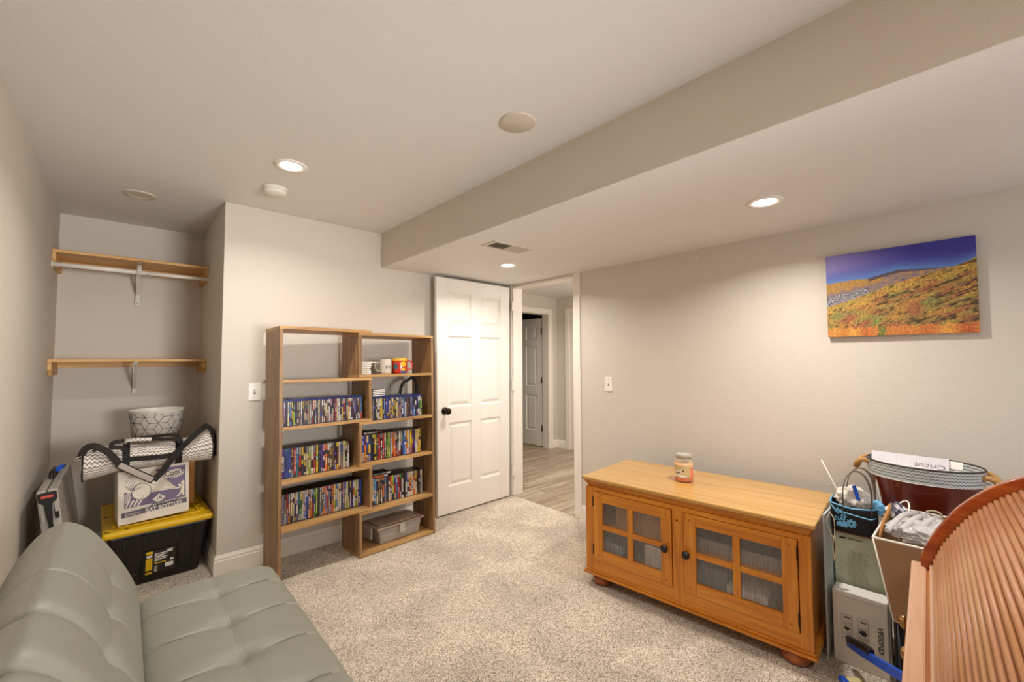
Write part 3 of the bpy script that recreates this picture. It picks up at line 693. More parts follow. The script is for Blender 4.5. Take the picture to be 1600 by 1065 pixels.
for x0, x1, y1 in ((.012, .066, .03), (.552, .611, .022), (L-.06, L-.012, .03)): one('stile', M['oakZ'], (x0, 0.002, .088), (x1, y1, H-.06), cb, bevel=.002)
for x0, x1 in ((.066, .552), (.611, L-.06)):
    one('rail', M['oakX'], (x0, .0035, .088), (x1, .022, .153), cb, bevel=.001); one('rail', M['oakX'], (x0, .0035, .560), (x1, .022, H-.06), cb, bevel=.001)
one('inner_shelf', M['oakX'], (.036, .05, .345), (L-.036, D-.02, .36), cb)
one('bottom_board', M['oakX'], (.02, .02, .09), (L-.02, D-.01, .105), cb)
one('back_panel', M['brownlayer'], (.02, D-.01, .09), (L-.02, D-.002, H-.06), cb)
one('centre_partition', M['oakZ'], (.575, .03, .105), (.59, D-.02, H-.06), cb)
m = MB(); m.box((-.002, -.012, .062), (L+.002, D, .078)); m.box((.004, -.006, .078), (L-.004, D, .09)); m.build('base_moulding', M['oakX'], cb, bevel=.006)
for fx, fy in ((.09, .06), (L-.09, .06), (.09, D-.08), (L-.09, D-.08)):
    m = MB(); m.lathe([(.03, 0), (.052, .006), (.06, .026), (.056, .046), (.04, .056), (.045, .062)], 28, cx=fx, cy=fy); m.build('bun_foot', M['foot'], cb)
for dn, (x0, x1, p, kn) in enumerate(((.069, .549, ((.129, .291), (.326, .491)), .519), (.614, 1.115, ((.675, .848), (.881, 1.055)), .632))):
    d = empty('door', mat=Matrix.Translation((0, 0, 0))); d.parent = cb
    z0, z1 = .155, .558; pz = ((.218, .343), (.372, .502))
    def pc(nm, lo, hi, mt): return one(nm, M[mt], lo, hi, d, bevel=.0025)
    pc('door_stile', (x0, -.004, z0), (p[0][0], .018, z1), 'oakZ'); pc('door_stile', (p[1][1], -.004, z0), (x1, .018, z1), 'oakZ')
    pc('door_rail', (p[0][0], -.003, z0), (p[1][1], .018, pz[0][0]), 'oakX'); pc('door_rail', (p[0][0], -.003, pz[1][1]), (p[1][1], .018, z1), 'oakX')
    pc('muntin', (p[0][1], -.001, pz[0][0]), (p[1][0], .014, pz[1][1]), 'oakZ')
    for a_, b_ in p:
        pc('muntin', (a_, -.001, pz[0][1]), (b_, .014, pz[1][0]), 'oakX')
        for c_, e_ in pz: one('pane', M['glass'], (a_+.0002, .006, c_), (b_-.0002, .009, e_), d)
    m = MB(); m.lathe([(.009, 0), (.008, .012), (.018, .017), (.0205, .026), (.017, .034), (.001, .038)], 24, T=Matrix.Translation((kn, -.004, .355)) @ Matrix.Rotation(R(90), 4, 'X')); m.build('knob', M['black'], d)
    hx_ = x0 if dn == 0 else x1
    for zz in (.215, .5): one('hinge', M['bronze'], (hx_-.003, -.007, zz-.03), (hx_+.003, -.001, zz+.03), d)
    for xx in (x0+.03, x1-.03):
        for zz in (z0+.03, z1-.03):
            m = MB(); m.lathe([(.004, 0), (.004, .0006)], 8, T=Matrix.Translation((xx, -.0042, zz)) @ Matrix.Rotation(R(90), 4, 'X')); m.build('peg', M['cherry'], d)
m = MB(); m.lathe([(.005, 0), (.004, .002)], 12, T=Matrix.Translation((.578, .002, .51)) @ Matrix.Rotation(R(90), 4, 'X')); m.build('keyhole', M['bronze'], cb)
# things behind the glass
def incab(name, lo, hi, mat, label, cat):
    m = MB(); m.box(lo, hi); o = m.build(name, mat, bevel=.003); o.matrix_world = CB; return tag(o, label, cat)
incab('cardboard_box', (.19, .05, .3605), (.53, .30, .5), M['card'], 'tan box behind the upper panes of the left cabinet door', 'box')
incab('paper_bundle', (.36, .07, .1055), (.54, .3, .30), M['paper'], 'white bundle behind the lower right pane of the left cabinet door', 'papers')
incab('grey_box', (.06, .06, .1055), (.22, .3, .25), plain('pale_grey_card', '#99a0a6', .6), 'pale grey box behind the lower left pane of the left cabinet door', 'box')
incab('disc_player', (.64, .08, .3605), (1.1, .4, .42), M['casegrey'], 'flat grey disc player behind the upper panes of the right cabinet door', 'disc player')
incab('disc_player', (.66, .09, .4205), (1.08, .4, .47), M['blackmatte'], 'black player stacked on the grey one inside the cabinet', 'disc player')
incab('paper_stack', (.8, .06, .1055), (.98, .3, .23), M['paper'], 'white paper stack behind the lower panes of the right cabinet door', 'papers')
incab('grey_box', (.63, .1, .1055), (.79, .3, .27), plain('mid_grey_card', '#8c959c', .6), 'grey box behind the lower left pane of the right cabinet door', 'box')

# candle jar
t = empty('candle_jar', (2.475, 1.217, H), label='glass jar candle with orange wax on the oak cabinet', cat='candle')
m = MB(); m.lathe([(.001, .001), (.044, .001), (.052, .008), (.054, .02), (.054, .1), (.048, .122), (.041, .13), (.041, .137)], 32, cap=False); m.build('jar_glass', plain('thin_glass', '#f0e0d0', .05, alpha=.18, coat=.6), t)
m = MB(); m.lathe([(.001, .003), (.044, .003), (.051, .01), (.052, .025), (.052, .072), (.001, .074)], 32, cap=False); m.build('wax', M['orange'], t)
m = MB(); m.lathe([(.001, .0745), (.051, .0745), (.051, .108), (.001, .109)], 32, cap=False); m.build('upper_wax', plain('pale_peach_wax', '#e6a868', .4), t)
m = MB(); m.lathe([(.0425, .137), (.0425, .143), (.044, .145), (.044, .157), (.04, .162), (.001, .165)], 32); m.build('lid', M['clearplast'], t)
m = MB(); m.lathe([(.0435, .136), (.0435, .140)], 32); m.build('seal_ring', plain('olive_seal', '#7c7350', .6), t)
m = MB(); 
def lab(u, v):
    th = R(-225)+u*R(110); return Vector((.0546*math.cos(th), .0546*math.sin(th), .03+v*.068))
m.grid(lab, 10, 1); m.build('label_paper', plain('label_buff', '#c9b27c', .6, var=.25, vscale=60), t)
m = MB()
for th, z, r, in ((-190, .062, .012), (-164, .066, .013), (-210, .058, .009), (-178, .05, .008)): blob(m, R(th), z, r, r, .0549, .0005)
m.build('label_picture', plain('label_cream', '#e2d6bd', .6), t)
m = MB(); blob(m, R(-158), .068, .006, .007, .0556, .0005); blob(m, R(-200), .055, .005, .004, .0556, .0005); blob(m, R(-184), .056, .008, .004, .0556, .0005); m.build('label_dark_marks', plain('label_dark', '#4a2f1e', .6), t)
m = MB()
def lab2(u, v):
    th = R(-223)+u*R(80); return Vector((.0552*math.cos(th), .0552*math.sin(th), .033+v*.011))
m.grid(lab2, 10, 1); m.build('label_banner', M['paper'], t)

# ---------------------------------------------------------------- canvas picture
PW, PH, PD = .572, .45, .032
t = empty('canvas_picture', mat=Matrix.Translation((XR, .578, 1.481)) @ Matrix.Rotation(R(-90), 4, 'Z'), label='canvas print of autumn hills under deep blue sky', cat='picture')
def N3(x, y, s, seed=0): return noise.noise(Vector((x*s, y*s, seed)))
def lerp(a, b, t): return tuple(a[i]+(b[i]-a[i])*t for i in range(3))
def pw(u, P):
    for (a, b), (c, d) in zip(P, P[1:]):
        if u <= c: return b+(d-b)*(u-a)/(c-a)
    return P[-1][1]
def picture_color(u, v):
    # u 0..1 to the right, v 0..1 up; outlines of the printed landscape
    far = pw(u, [(0, .652), (.12, .668), (.25, .676), (.3, .668), (.42, .705), (.53, .735), (.62, .722), (.72, .712), (.85, .705), (1, .70)])+.004*N3(u, 0, 40)
    mid = pw(u, [(0, .37), (.15, .42), (.3, .49), (.45, .565), (.66, .64), (.87, .70), (1, .775)])+.010*N3(u, 0, 12, 3)
    top = max(far, mid)
    if v > top:
        g = (v-top)/(1-top)
        c = lerp((84, 126, 182), (66, 62, 150), min(1, g*2.2)); k = max(0, 1-u*1.6)*min(1, g*2)
        c = lerp(c, (128, 118, 172), min(1, k*1.1)); c = lerp(c, (44, 42, 136), max(0, u-.3)*g*1.2)
        return lin(c)
    n = N3(u, v*.8, 75, 1)*.6+N3(u+v, v, 170, 2)*.5
    if v > mid:
        d = (v-mid)/max(.01, far-mid)
        c = lerp((146, 122, 108), (112, 96, 98), .5+n)
        if d > .55+.1*N3(u, 0, 20, 6) and u < .5: c = lerp((196, 146, 66), (132, 100, 62), .5+n)
        if u > .32 and d > .78: c = lerp((60, 48, 72), (96, 78, 72), .5+n)
        elif u > .42: c = lerp((168, 128, 84), (104, 96, 118), .5+N3(u, v*2, 26, 4)+.6*n)
        if u < .32 and d < .4: c = lerp((170, 168, 172), (72, 66, 74), .5+n*1.5)
        return lin(c)
    q = v-u*.42
    dark = N3(u*.8, q*4, 7, 5)*.6+.7*N3(u, q*3, 24, 7)+(u-.5)*.35+n*.35
    c = lerp((178, 128, 46), (128, 128, 58), max(0, min(1, .5+1.3*N3(u*.8, q*2.2, 6, 9))))
    c = lerp(c, (158, 92, 50), max(0, min(1, .35+1.5*N3(u, q*2, 9, 11))))
    if v > mid-.10+.03*N3(u, v, 20, 13): c = lerp(c, (196, 150, 50), .55)
    if dark > .22: c = lerp(c, (56, 44, 28), min(.85, (dark-.22)*5))
    if v < .10+.03*N3(u, 0, 26, 4):
        c = lerp((214, 150, 50), (180, 84, 36), max(0, min(1, .5+1.6*N3(u, 0, 8, 8)+n*.6)))
        if abs(u-.4+.02*N3(v, 0, 30)) < .025: c = (112, 116, 40)
    k = (1+.65*n)*1.0; g_ = (c[0]+c[1]+c[2])/3; c = lerp(c, (g_, g_, g_), .12)
    return lin(tuple(max(0, min(255, x*k)) for x in c))
bm = bmesh.new(); cl = bm.loops.layers.float_color.new('Col'); nu, nv = 280, 180
def pv(i, j): return (PW*i/nu, -PD, PH*j/nv)
V = [[bm.verts.new(pv(i, j)) for j in range(nv+1)] for i in range(nu+1)]
CO = [[picture_color(i/nu, j/nv) for j in range(nv+1)] for i in range(nu+1)]
for i in range(nu):
    for j in range(nv):
        f = bm.faces.new((V[i][j], V[i+1][j], V[i+1][j+1], V[i][j+1]))
        for l, (a_, b_) in zip(f.loops, ((i, j), (i+1, j), (i+1, j+1), (i, j+1))): l[cl] = CO[a_][b_]
def edge(ids, off):
    for (a_, b_) in zip(ids, ids[1:]):
        va, vb = V[a_[0]][a_[1]], V[b_[0]][b_[1]]
        f = bm.faces.new((va, vb, bm.verts.new(vb.co+Vector(off)), bm.verts.new(va.co+Vector(off))))
        cs = (CO[a_[0]][a_[1]], CO[b_[0]][b_[1]], CO[b_[0]][b_[1]], CO[a_[0]][a_[1]])
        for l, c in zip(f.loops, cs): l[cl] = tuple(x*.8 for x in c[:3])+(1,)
edge([(0, j) for j in range(nv+1)], (0, PD-.006, 0)); edge([(nu, j) for j in range(nv+1)], (0, PD-.006, 0))
edge([(i, 0) for i in range(nu+1)], (0, PD-.006, 0)); edge([(i, nv) for i in range(nu+1)], (0, PD-.006, 0))
me = bpy.data.meshes.new('printed_canvas'); bm.to_mesh(me); bm.free(); me.materials.append(M['canvas'])
o = bpy.data.objects.new('printed_canvas', me); C.objects.link(o); o.parent = t
m = MB()
for lo, hi in (((.004, -.026, .004), (.03, 0, PH-.004)), ((PW-.03, -.026, .004), (PW-.004, 0, PH-.004)), ((.03, -.026, .004), (PW-.03, 0, .03)), ((.03, -.026, PH-.03), (PW-.03, 0, PH-.004))): m.box(lo, hi)
m.build('stretcher_frame', M['pine'], t)

# ---------------------------------------------------------------- sofa
SX, SY = 0.1, 1.3
sf = empty('futon_sofa', (SX, SY, 0), label='grey-green tufted vinyl futon sofa along the left wall', cat='sofa')
SY0, SY1 = .42, 2.275
def resample(P, n):
    P = cat_rom([(a, 0, b) for a, b in P], 8, closed=True); d = [0]
    for i in range(len(P)): d.append(d[-1]+(P[(i+1) % len(P)]-P[i]).length)
    out = []; j = 0
    for k in range(n):
        s = d[-1]*k/n
        while d[j+1] < s: j += 1
        f = (s-d[j])/(d[j+1]-d[j]); out.append(P[j].lerp(P[(j+1) % len(P)], f))
    return out
def cushion(name, prof, seams, ns, ny, rr, pinchf):
    P = resample(prof, ns); c = sum(P, Vector())/ns; hs = max((p-c).length for p in P)
    nr = []
    for i in range(ns):
        t = P[(i+1) % ns]-P[i-1]; n = Vector((t.z, 0, -t.x)).normalized()
        if n.dot(P[i]-c) < 0: n = -n
        nr.append(n)
    ys = set()
    Lr = SY1-SY0
    for k in range(ny+1): ys.add(round(SY0+Lr*k/ny, 4))
    for e in (0, .002, .006, .012, .02, .03): ys.add(SY0+e); ys.add(SY1-e)
    for s in seams:
        for e in (-.02, -.012, -.006, -.003, 0, .003, .006, .012, .02): ys.add(round(s+e, 4))
    ys = sorted(ys); m = MB(); rings = []
    for y in ys:
        d = min(y-SY0, SY1-y); ins = rr*(1-math.sqrt(max(0, 1-(1-min(1, d/rr))**2)))
        rg = []
        for i in range(ns):
            p = P[i]-nr[i]*(ins*1.1+pinchf(i, P[i], nr[i], y))
            rg.append(m.bm.verts.new((p.x-SX, y-SY, p.z)))
        rings.append(rg)
    for a_, b_ in zip(rings, rings[1:]):
        for i in range(ns): m.bm.faces.new((a_[i], a_[(i+1) % ns], b_[(i+1) % ns], b_[i])).smooth = True
    m.bm.faces.new(rings[0]); m.bm.faces.new(rings[-1])
    return m.build(name, M['leather'], sf)
g = lambda d, w: math.exp(-(d/w)**2)
seatY = [2.09, 1.845, 1.60, 1.35, 1.10, .85, .6]
def seatpinch(i, p, n, y):
    if n.z < .1: return 0
    k = min(1, n.z*1.4); dx = p.x-.305; v = 0
    ds = min(abs(y-s) for s in seatY)
    v += .0035*g(ds, .007)+.008*g(ds, .035)*(.15+.85*g(dx, .13)); v += .003*g(dx, .007)+.003*g(dx, .04)
    v += .018*math.exp(-(math.hypot(ds, dx)/.034)**1.4)
    return (v-.012)*k
cushion('seat_cushion', [(.075, .40), (.12, .418), (.2, .424), (.3, .425), (.4, .424), (.48, .415), (.53, .39), (.545, .35), (.535, .31), (.49, .29), (.3, .285), (.12, .29), (.075, .31), (.068, .36)], seatY, 120, 170, .035, seatpinch)
backY = [2.03, 1.78, 1.53, 1.28, 1.03, .78]
depth = {2.03: .0006, 1.78: .0025, 1.53: .020, 1.28: .034, 1.03: .02, .78: .02}
def backpinch(i, p, n, y):
    front = n.x > -.2 and p.z > .40
    s = min(backY, key=lambda q: abs(y-q)); ds = abs(y-s); dp = depth[s]; v = 0
    if p.z > .40:
        tp = max(0, min(1, (p.z-.5)/.2)); fr = max(0, n.x)
        v += dp*(.25+.75*tp)*math.exp(-(ds/.018)**1.1)+.0022*g(ds, .005)*(1 if dp > .001 else .2)
    if n.x > .3:
        dz = p.z-.615
        fe = min(1, max(0, (SY1-.06-y)/.2)); v += (.003*g(dz, .006)+.004*g(dz, .035))*fe+.022*fe*math.exp(-(math.hypot(ds, dz)/.032)**1.3)
    return v-.006*(1 if n.x > 0 else 0)
cushion('back_cushion', [(.05, .37), (.064, .44), (.035, .535), (-.02, .645), (-.075, .728), (-.125, .768), (-.165, .772), (-.21, .742), (-.26, .66), (-.305, .545), (-.33, .43), (-.315, .35), (-.15, .33), (-.02, .33)], backY, 130, 180, .03, backpinch)
# stitched seams
def seam(pts, name='seam'):
    m = MB(); m.tube([(x-SX, y-SY, z) for x, y, z in pts], .0016, 6); m.build(name, M['leatherseam'], sf)
def seatz(x, y):
    dx = x-.305; ds = min(abs(y-s) for s in seatY)
    base = .424-(max(0, x-.44)/.1)**2*.03-(max(0, .13-x)/.06)**2*.012
    v = .0035*g(ds, .007)+.008*g(ds, .035)*(.15+.85*g(dx, .13))+.003*g(dx, .007)+.003*g(dx, .04)+.018*math.exp(-(math.hypot(ds, dx)/.034)**1.4)
    return base-v+.012+.0005
for s in seatY: seam([(x, s, seatz(x, s)) for x in [.09+.4*k/40 for k in range(41)]])
seam([(.305, y, seatz(.305, y)) for y in [SY0+.03+k*(SY1-SY0-.06)/150 for k in range(151)]])
m = MB()
m.box((.07-SX, SY0+.04-SY, .24), (.5-SX, SY1-.04-SY, .30)); m.box((-.3-SX, SY0+.04-SY, .26), (.05-SX, SY1-.04-SY, .335))
m.build('base_frame', M['blackmatte'], sf, bevel=.004)
for x, y in ((.45, SY1-.18), (.45, SY0+.18), (-.22, SY1-.18), (-.22, SY0+.18)):
    m = MB(); m.lathe([(.014, 0), (.016, .004), (.022, .25)], 16, cx=x-SX, cy=y-SY); m.build('leg', M['chrome'], sf)
m = MB()   # dark ragged lining edge showing behind the back cushion
for k in range(18):
    y = 1.75+k*.03; m.box((-.345-SX, y-SY, .50+.012*math.sin(k*2.1)), (-.318-SX, y+.026-SY, .575+.014*math.sin(k*1.7)))
m.build('rear_lining', M['blackmatte'], sf)

# ---------------------------------------------------------------- closet: storage tote and things on it
t = empty('storage_tote', (.19, 3.76, 0), rz=R(2), label='black storage tote with yellow lid on the closet floor', cat='storage tote')
m = MB(); tp = [(-.245, -.325), (.245, -.325), (.245, .335), (-.245, .335)]; bt = [(-.205, -.265), (.2, -.265), (.2, .28), (-.205, .28)]
def loftbox(m, lo, hi, z0, z1, n=6):
    rings = []
    for k in range(n+1):
        f = k/n; rings.append([m.bm.verts.new((a[0]+(b[0]-a[0])*f, a[1]+(b[1]-a[1])*f, z0+(z1-z0)*f)) for a, b in zip(lo, hi)])
    for a, b in zip(rings, rings[1:]):
        for i in range(4): m.bm.faces.new((a[i], a[(i+1) % 4], b[(i+1) % 4], b[i]))
    m.bm.faces.new(rings[0][::-1]); m.bm.faces.new(rings[-1])
loftbox(m, bt, tp, 0, .335); m.build('tote_body', M['black'], t, bevel=.018)
def fy(z): return -.265-(.06)*z/.335
for xa, xb in ((-.17, -.075), (.075, .17)):      # tapered raised ribs on the front
    m = MB(); e = .004
    q = [(xa, .31), (xb, .31), (xb-.014, .075), (xa+.014, .075)]
    for (x0, z0), (x1, z1) in zip(q, q[1:]+q[:1]):
        m.tube([(x0, fy(z0)-.001, z0), (x1, fy(z1)-.001, z1)], e, 6)
    m.build('raised_rib', M['black'], t)
m = MB(); lw0, lw1 = -.07, .075
def onf(m, x0, z0, x1, z1, off, mi=0):
    y0 = fy(z0)-off; y1 = fy(z1)-off
    m.bm.faces.new([m.bm.verts.new(p) for p in ((x0, y0, z0), (x1, y0, z0), (x1, y1, z1), (x0, y1, z1))]).material_index = mi
onf(m, lw0, .05, lw1, .20, .0055); m.build('label_sheet', plain('label_black', '#241f1d', .5), t)
m = MB(); onf(m, lw0+.003, .178, lw0+.034, .197, .0062); onf(m, lw0+.003, .078, lw0+.034, .152, .0062); onf(m, lw0+.003, .054, lw0+.034, .067, .0062); m.build('label_yellow_bar', M['yellow'], t)
m = MB(); onf(m, lw0+.006, .158, lw0+.032, .173, .0062)
for z, x1 in ((.172, .03), (.162, .035), (.154, .02), (.146, .035), (.136, .03), (.128, .005)): onf(m, lw0+.044, z, lw0+.07+x1, z+.005, .0062)
onf(m, .032, .186, .062, .19, .0062); onf(m, .03, .172, .06, .183, .0062); onf(m, .05, .115, .066, .128, .0062); onf(m, .026, .078, .066, .104, .0062)
for k in range(4): onf(m, lw0+.044, .064+k*.01, lw0+.06, .068+k*.01, .0062)
m.build('label_white_print', M['paper'], t)
m = MB(); onf(m, lw0+.044, .112, .03, .118, .0062); m.build('label_gold_line', M['mugyel'], t)
ld = MB()
outer = [(-.268, -.362), (.262, -.362), (.262, .365), (-.268, .365)]
ld.box((-.268, -.362, .332), (.262, .365, .372)); ldo = ld.build('tote_lid', M['yellow'], t, bevel=.016)
m = MB()
m.box((-.2, -.30, .372), (.2, -.285, .384)); m.box((-.2, .285, .372), (.2, .30, .384)); m.box((-.2, -.285, .372), (-.185, .285, .384)); m.box((.185, -.285, .372), (.2, .285, .384))
for k in range(5):
    for sx in (-1, 1): m.box((sx*.215-.01, -.25+k*.12, .372), (sx*.215+.01, -.19+k*.12, .380))
m.build('lid_ridge', M['yellow'], t, bevel=.003)
m = MB()
for x, y in ((-.245, -.335), (-.245, 0), (-.245, .335), (.24, -.335), (.24, 0), (.24, .335), (-.16, -.335), (.16, .335)): m.box((x-.011, y-.007, .3715), (x+.011, y+.007, .3728))
m.build('lash_hole', M['blackmatte'], t)
ZL = .3845
# bottle case
BX = Matrix.Translation((.0, 3.425, ZL)) @ Matrix.Rotation(R(4), 4, 'Z') @ Matrix.Rotation(R(-1.5), 4, 'Y')
t = empty('bottle_case', label='cream cardboard bottle case with purple baseball print on the yellow tote lid', cat='box', mat=Matrix.Translation((0, 0, .009)) @ BX)
bw, bh, bd = .338, .315, .21
one('carton', M['cream'], (0, 0, 0), (bw, bd, bh-.0), t, bevel=.006)
def pf(pts, mat, name, off):
    m = MB(); vs = [m.bm.verts.new((u*bw, -off, v*bh)) for u, v in pts]; m.bm.faces.new(vs)
    bmesh.ops.triangulate(m.bm, faces=m.bm.faces[:]); return m.build(name, mat, t, recalc=False)
def ell(cx, cz, rx, rz, n=28, rot=0): 
    out = []
    for i in range(n):
        a_, b_ = rx*math.cos(2*PI*i/n), rz*math.sin(2*PI*i/n); out.append((cx+a_*math.cos(rot)-b_*math.sin(rot), cz+a_*math.sin(rot)+b_*math.cos(rot)))
    return out
pf([(.085, .30), (.945, .30), (.945, .94), (.085, .94)], M['purple'], 'printed_panel', .0006)
pf([(.085, .60), (.40, .52), (.83, .50), (.79, .56), (.55, .80), (.50, .94), (.085, .94)], M['cream'], 'printed_beam', .0009)
m = MB()
for k in range(7):
    e = ell(.235+.006*k, .76-.012*k, (.135-.016*k), (.15-.018*k), 30, -.3)
    for i in range(30):
        if k == 0 or 10 < i < 28:
            a_, b_ = e[i], e[(i+1) % 30]; m.tube([(a_[0]*bw, -.0012, a_[1]*bh), (b_[0]*bw, -.0012, b_[1]*bh)], .0009, 4)
for k in range(5): m.tube([((.45-.01*k)*bw, -.0012, (.80-.06*k)*bh), (.80*bw, -.0012, (.565-.012*k)*bh)], .0005, 4)
m.build('printed_motion_lines', M['greyink'], t)
pf(ell(.315, .565, .135, .155), M['ink'], 'ball_outline', .0014); pf(ell(.315, .565, .127, .147), M['cream'], 'printed_ball', .0018)
m = MB()
for k in range(9):
    a_ = R(200-k*11); x, z = .33+.12*math.cos(a_)*1.0, .62+.05*math.sin(a_)+.006*k; m.box(((x-.005)*bw, -.0024, (z-.012)*bh), ((x+.005)*bw, -.0019, (z+.012)*bh))
    a_ = R(-20-k*14); x, z = .27+.08*math.cos(a_), .52+.1*math.sin(a_); m.box(((x-.009)*bw, -.0024, (z-.003)*bh), ((x+.009)*bw, -.0019, (z+.003)*bh))
m.build('ball_stitching', M['greyink'], t)
m = MB()
for k in range(4):
    x = .09+k*.055; m.bm.faces.new([m.bm.verts.new((a_*bw, -.0011, b_*bh)) for a_, b_ in ((x, .31), (x+.022, .31), (x+.022+.06, .43), (x+.05, .43))])
for k in range(4):
    z = .45+k*.045; m.bm.faces.new([m.bm.verts.new((a_*bw, -.0011, b_*bh)) for a_, b_ in ((.09, z-.07), (.09, z-.05), (.17, z+.035), (.17, z+.01))])
m.build('printed_stripes', M['cream'], t)
pf(ell(.775, .80, .15, .085, 28, .12), M['cream'], 'printed_oval', .0011)
text('coors_lettering', 'Coors', .047, M['ink'], Matrix.Translation((0, -.0022, 0)) @ frameM((.775*bw, 0, .825*bh), (1, 0, .14), (-.14, 0, 1)), t, align='CENTER', sx=.78)
text('light_lettering', 'LIGHT', .026, M['ink'], Matrix.Translation((0, -.0022, 0)) @ frameM((.785*bw, 0, .752*bh), (1, 0, .12), (-.12, 0, 1)), t, sx=.95)
pf([(.56, .29), (.65, .385), (.555, .465), (.46, .37)], M['cream'], 'printed_diamond', .0012)
text('eighteen_lettering', '18', .03, M['ink'], Matrix.Translation((0, -.0022, 0)) @ frameM((.555*bw, 0, .385*bh), (1, 0, .1), (-.1, 0, 1)), t)
pf([(.45, .275), (.65, .295), (.64, .32), (.46, .305)], M['greyink'], 'printed_ribbon', .0015)
# batter figure printed in cream
pf([(.86, .42), (.885, .47), (.88, .53), (.90, .565), (.875, .60), (.895, .64), (.925, .63), (.93, .585), (.915, .55), (.925, .47), (.91, .40), (.93, .34), (.905, .34), (.885, .40), (.855, .35), (.80, .33), (.80, .345), (.84, .37)], M['cream'], 'printed_batter', .0012)
pf([(.79, .485), (.87, .50), (.87, .52), (.79, .50)], M['cream'], 'printed_bat', .0013); pf([(.86, .50), (.83, .56), (.85, .59), (.89, .545)], M['cream'], 'printed_batter', .0013)
pf([(.05, .225), (.075, .18), (.05, .13), (.96, .185), (.935, .235), (.96, .285)], M['greyink'], 'printed_banner', .0008)
text('coors_small_lettering', 'Coors', .026, M['cream'], Matrix.Translation((0, -.0018, 0)) @ frameM((.19*bw, 0, .182*bh), (1, 0, .04), (-.04, 0, 1)), t, sx=.95)
text('bat_bottles_lettering', 'BAT BOTTLES', .0335, M['cream'], Matrix.Translation((0, -.0018, 0)) @ frameM((.63*bw, 0, .197*bh), (1, 0, .05), (-.05, 0, 1)), t, bold=.0007, sx=.86)
text('original_lettering', 'ALUMINUM PINT', .015, M['ink'], Matrix.Translation((0, -.0018, 0)) @ frameM((.63*bw, 0, .265*bh), (1, 0, .05), (-.05, 0, 1)), t, bold=.0004, sx=1.2)
# brown carton behind it
t = empty('cardboard_carton', (.19, 3.86, .3845), rz=R(3), label='plain brown cardboard carton standing behind the bottle case', cat='box')
one('carton', M['card'], (-.185, -.19, 0), (.185, .19, .345), t, bevel=.004)
for s in (-1, 1): one('top_flap', M['card'], (-.184, s*.001 if s > 0 else -.189, .345), (.184, .189 if s > 0 else -.001, .349), t)
# wastebasket with cube lattice
t = empty('wastebasket', (.185, 3.875, .7345), label='round white wastebasket with thin black cube lattice above the duffel bag', cat='wastebasket')
RB, RT, HB = .118, .148, .285
m = MB(); m.lathe([(.001, 0), (RB, 0), (RT, HB), (RT+.004, HB+.003), (RT, HB+.005), (RT-.004, HB), (RB-.004, .006), (.001, .005)], 48, cap=False); m.build('basket_body', M['white'], t)
m = MB(); c_ = 2*PI/18; S3 = .048
def cone(u, z):
    r = RB+(RT-RB)*z/HB+.0008; return Vector((r*math.cos(u), r*math.sin(u), z))
def lseg(u0, z0, u1, z1):
    top = HB-.012
    if (z0 > top and z1 > top) or (z0 < 0 and z1 < 0): return
    if abs(z1-z0) > 1e-6:
        f = lambda z: (max(0, min(top, z))-z0)/(z1-z0)
        a_, b_ = f(z0), f(z1); u0, u1, z0, z1 = u0+(u1-u0)*a_, u0+(u1-u0)*b_, z0+(z1-z0)*a_, z0+(z1-z0)*b_
    elif z0 > top or z0 < 0: return
    m.tube([cone(u0+(u1-u0)*k/3, z0+(z1-z0)*k/3) for k in range(4)], .0013, 4)
H_ = S3*.866
done = set()
for i in range(18):
    for j in range(-1, 8):
        a_ = i-(j-(j & 1))//2
        if (a_-j) % 3: continue
        u = (i+(.5 if j & 1 else 0))*c_; z = j*H_
        for du, dz in ((c_, 0), (c_/2, H_), (-c_/2, H_), (-c_, 0), (-c_/2, -H_), (c_/2, -H_)): lseg(u, z, u+du, z+dz)
        # degree-3 vertices joined so that cubes appear
m.build('lattice_pattern', M['ink'], t)

# ---------------------------------------------------------------- duffel bag
DX0, DX1 = -.155, .45
t = empty('duffel_bag', (.15, 3.46, .715), label='grey and white chevron duffel bag with black straps on the bottle case', cat='bag')
OX, OY, OZ = .15, 3.46, .715
def dst(s):
    # returns width, top, bottom
    l = max(0, 1-s/.24); r = max(0, (s-.75)/.25)
    top = .150-.008*math.sin(PI*s)+.012*l+.055*r**1.5; bot = 0-.032*l**.8+.012*r*0-.006*r; w = .088+.006*l+.004*r-.006*math.sin(PI*s)
    return w, top, bot
def dpt(s, th, off=0):
    w, tp_, bt_ = dst(s); q = (tp_+bt_)/2; h = (tp_-bt_)/2
    cx, sx = math.cos(th), math.sin(th)
    ex_ = math.copysign(abs(cx)**.75, cx); ez = math.copysign(abs(sx)**.8, sx)
    x = DX0+(DX1-DX0)*s; kk = 1-.38*max(0, ez)
    p = Vector((x-OX, ex_*(w+off)*kk, q+ez*(h+off)))
    p.y += .004*math.sin(9*s+2*th)+.05*(s-.5)*.6; p.z += .0035*math.sin(14*s+3*th)*(1 if ez > -.3 else 0)
    return p
ns_ = 48
m = MB(); 
V_ = m.grid(lambda u, v: dpt(u, 2*PI*v), 44, ns_, uvf=lambda u, v: (u*.62, v*.54), smooth=True)
uvl = m.uv()
for s_, dx_ in ((0, -1), (1, 1)):
    ctr = sum((dpt(s_, 2*PI*k/ns_) for k in range(ns_)), Vector())/ns_; ctr.x += dx_*.012
    cv = m.bm.verts.new(ctr); rg = V_[0] if s_ == 0 else V_[-1]
    for k in range(ns_):
        f = m.bm.faces.new((rg[k], rg[k+1], cv)); f.smooth = True
        for lp in f.loops: lp[uvl].uv = (lp.vert.co.y, lp.vert.co.z)
bmesh.ops.remove_doubles(m.bm, verts=m.bm.verts[:], dist=.0001)
m.build('bag_body', M['chev'], t)
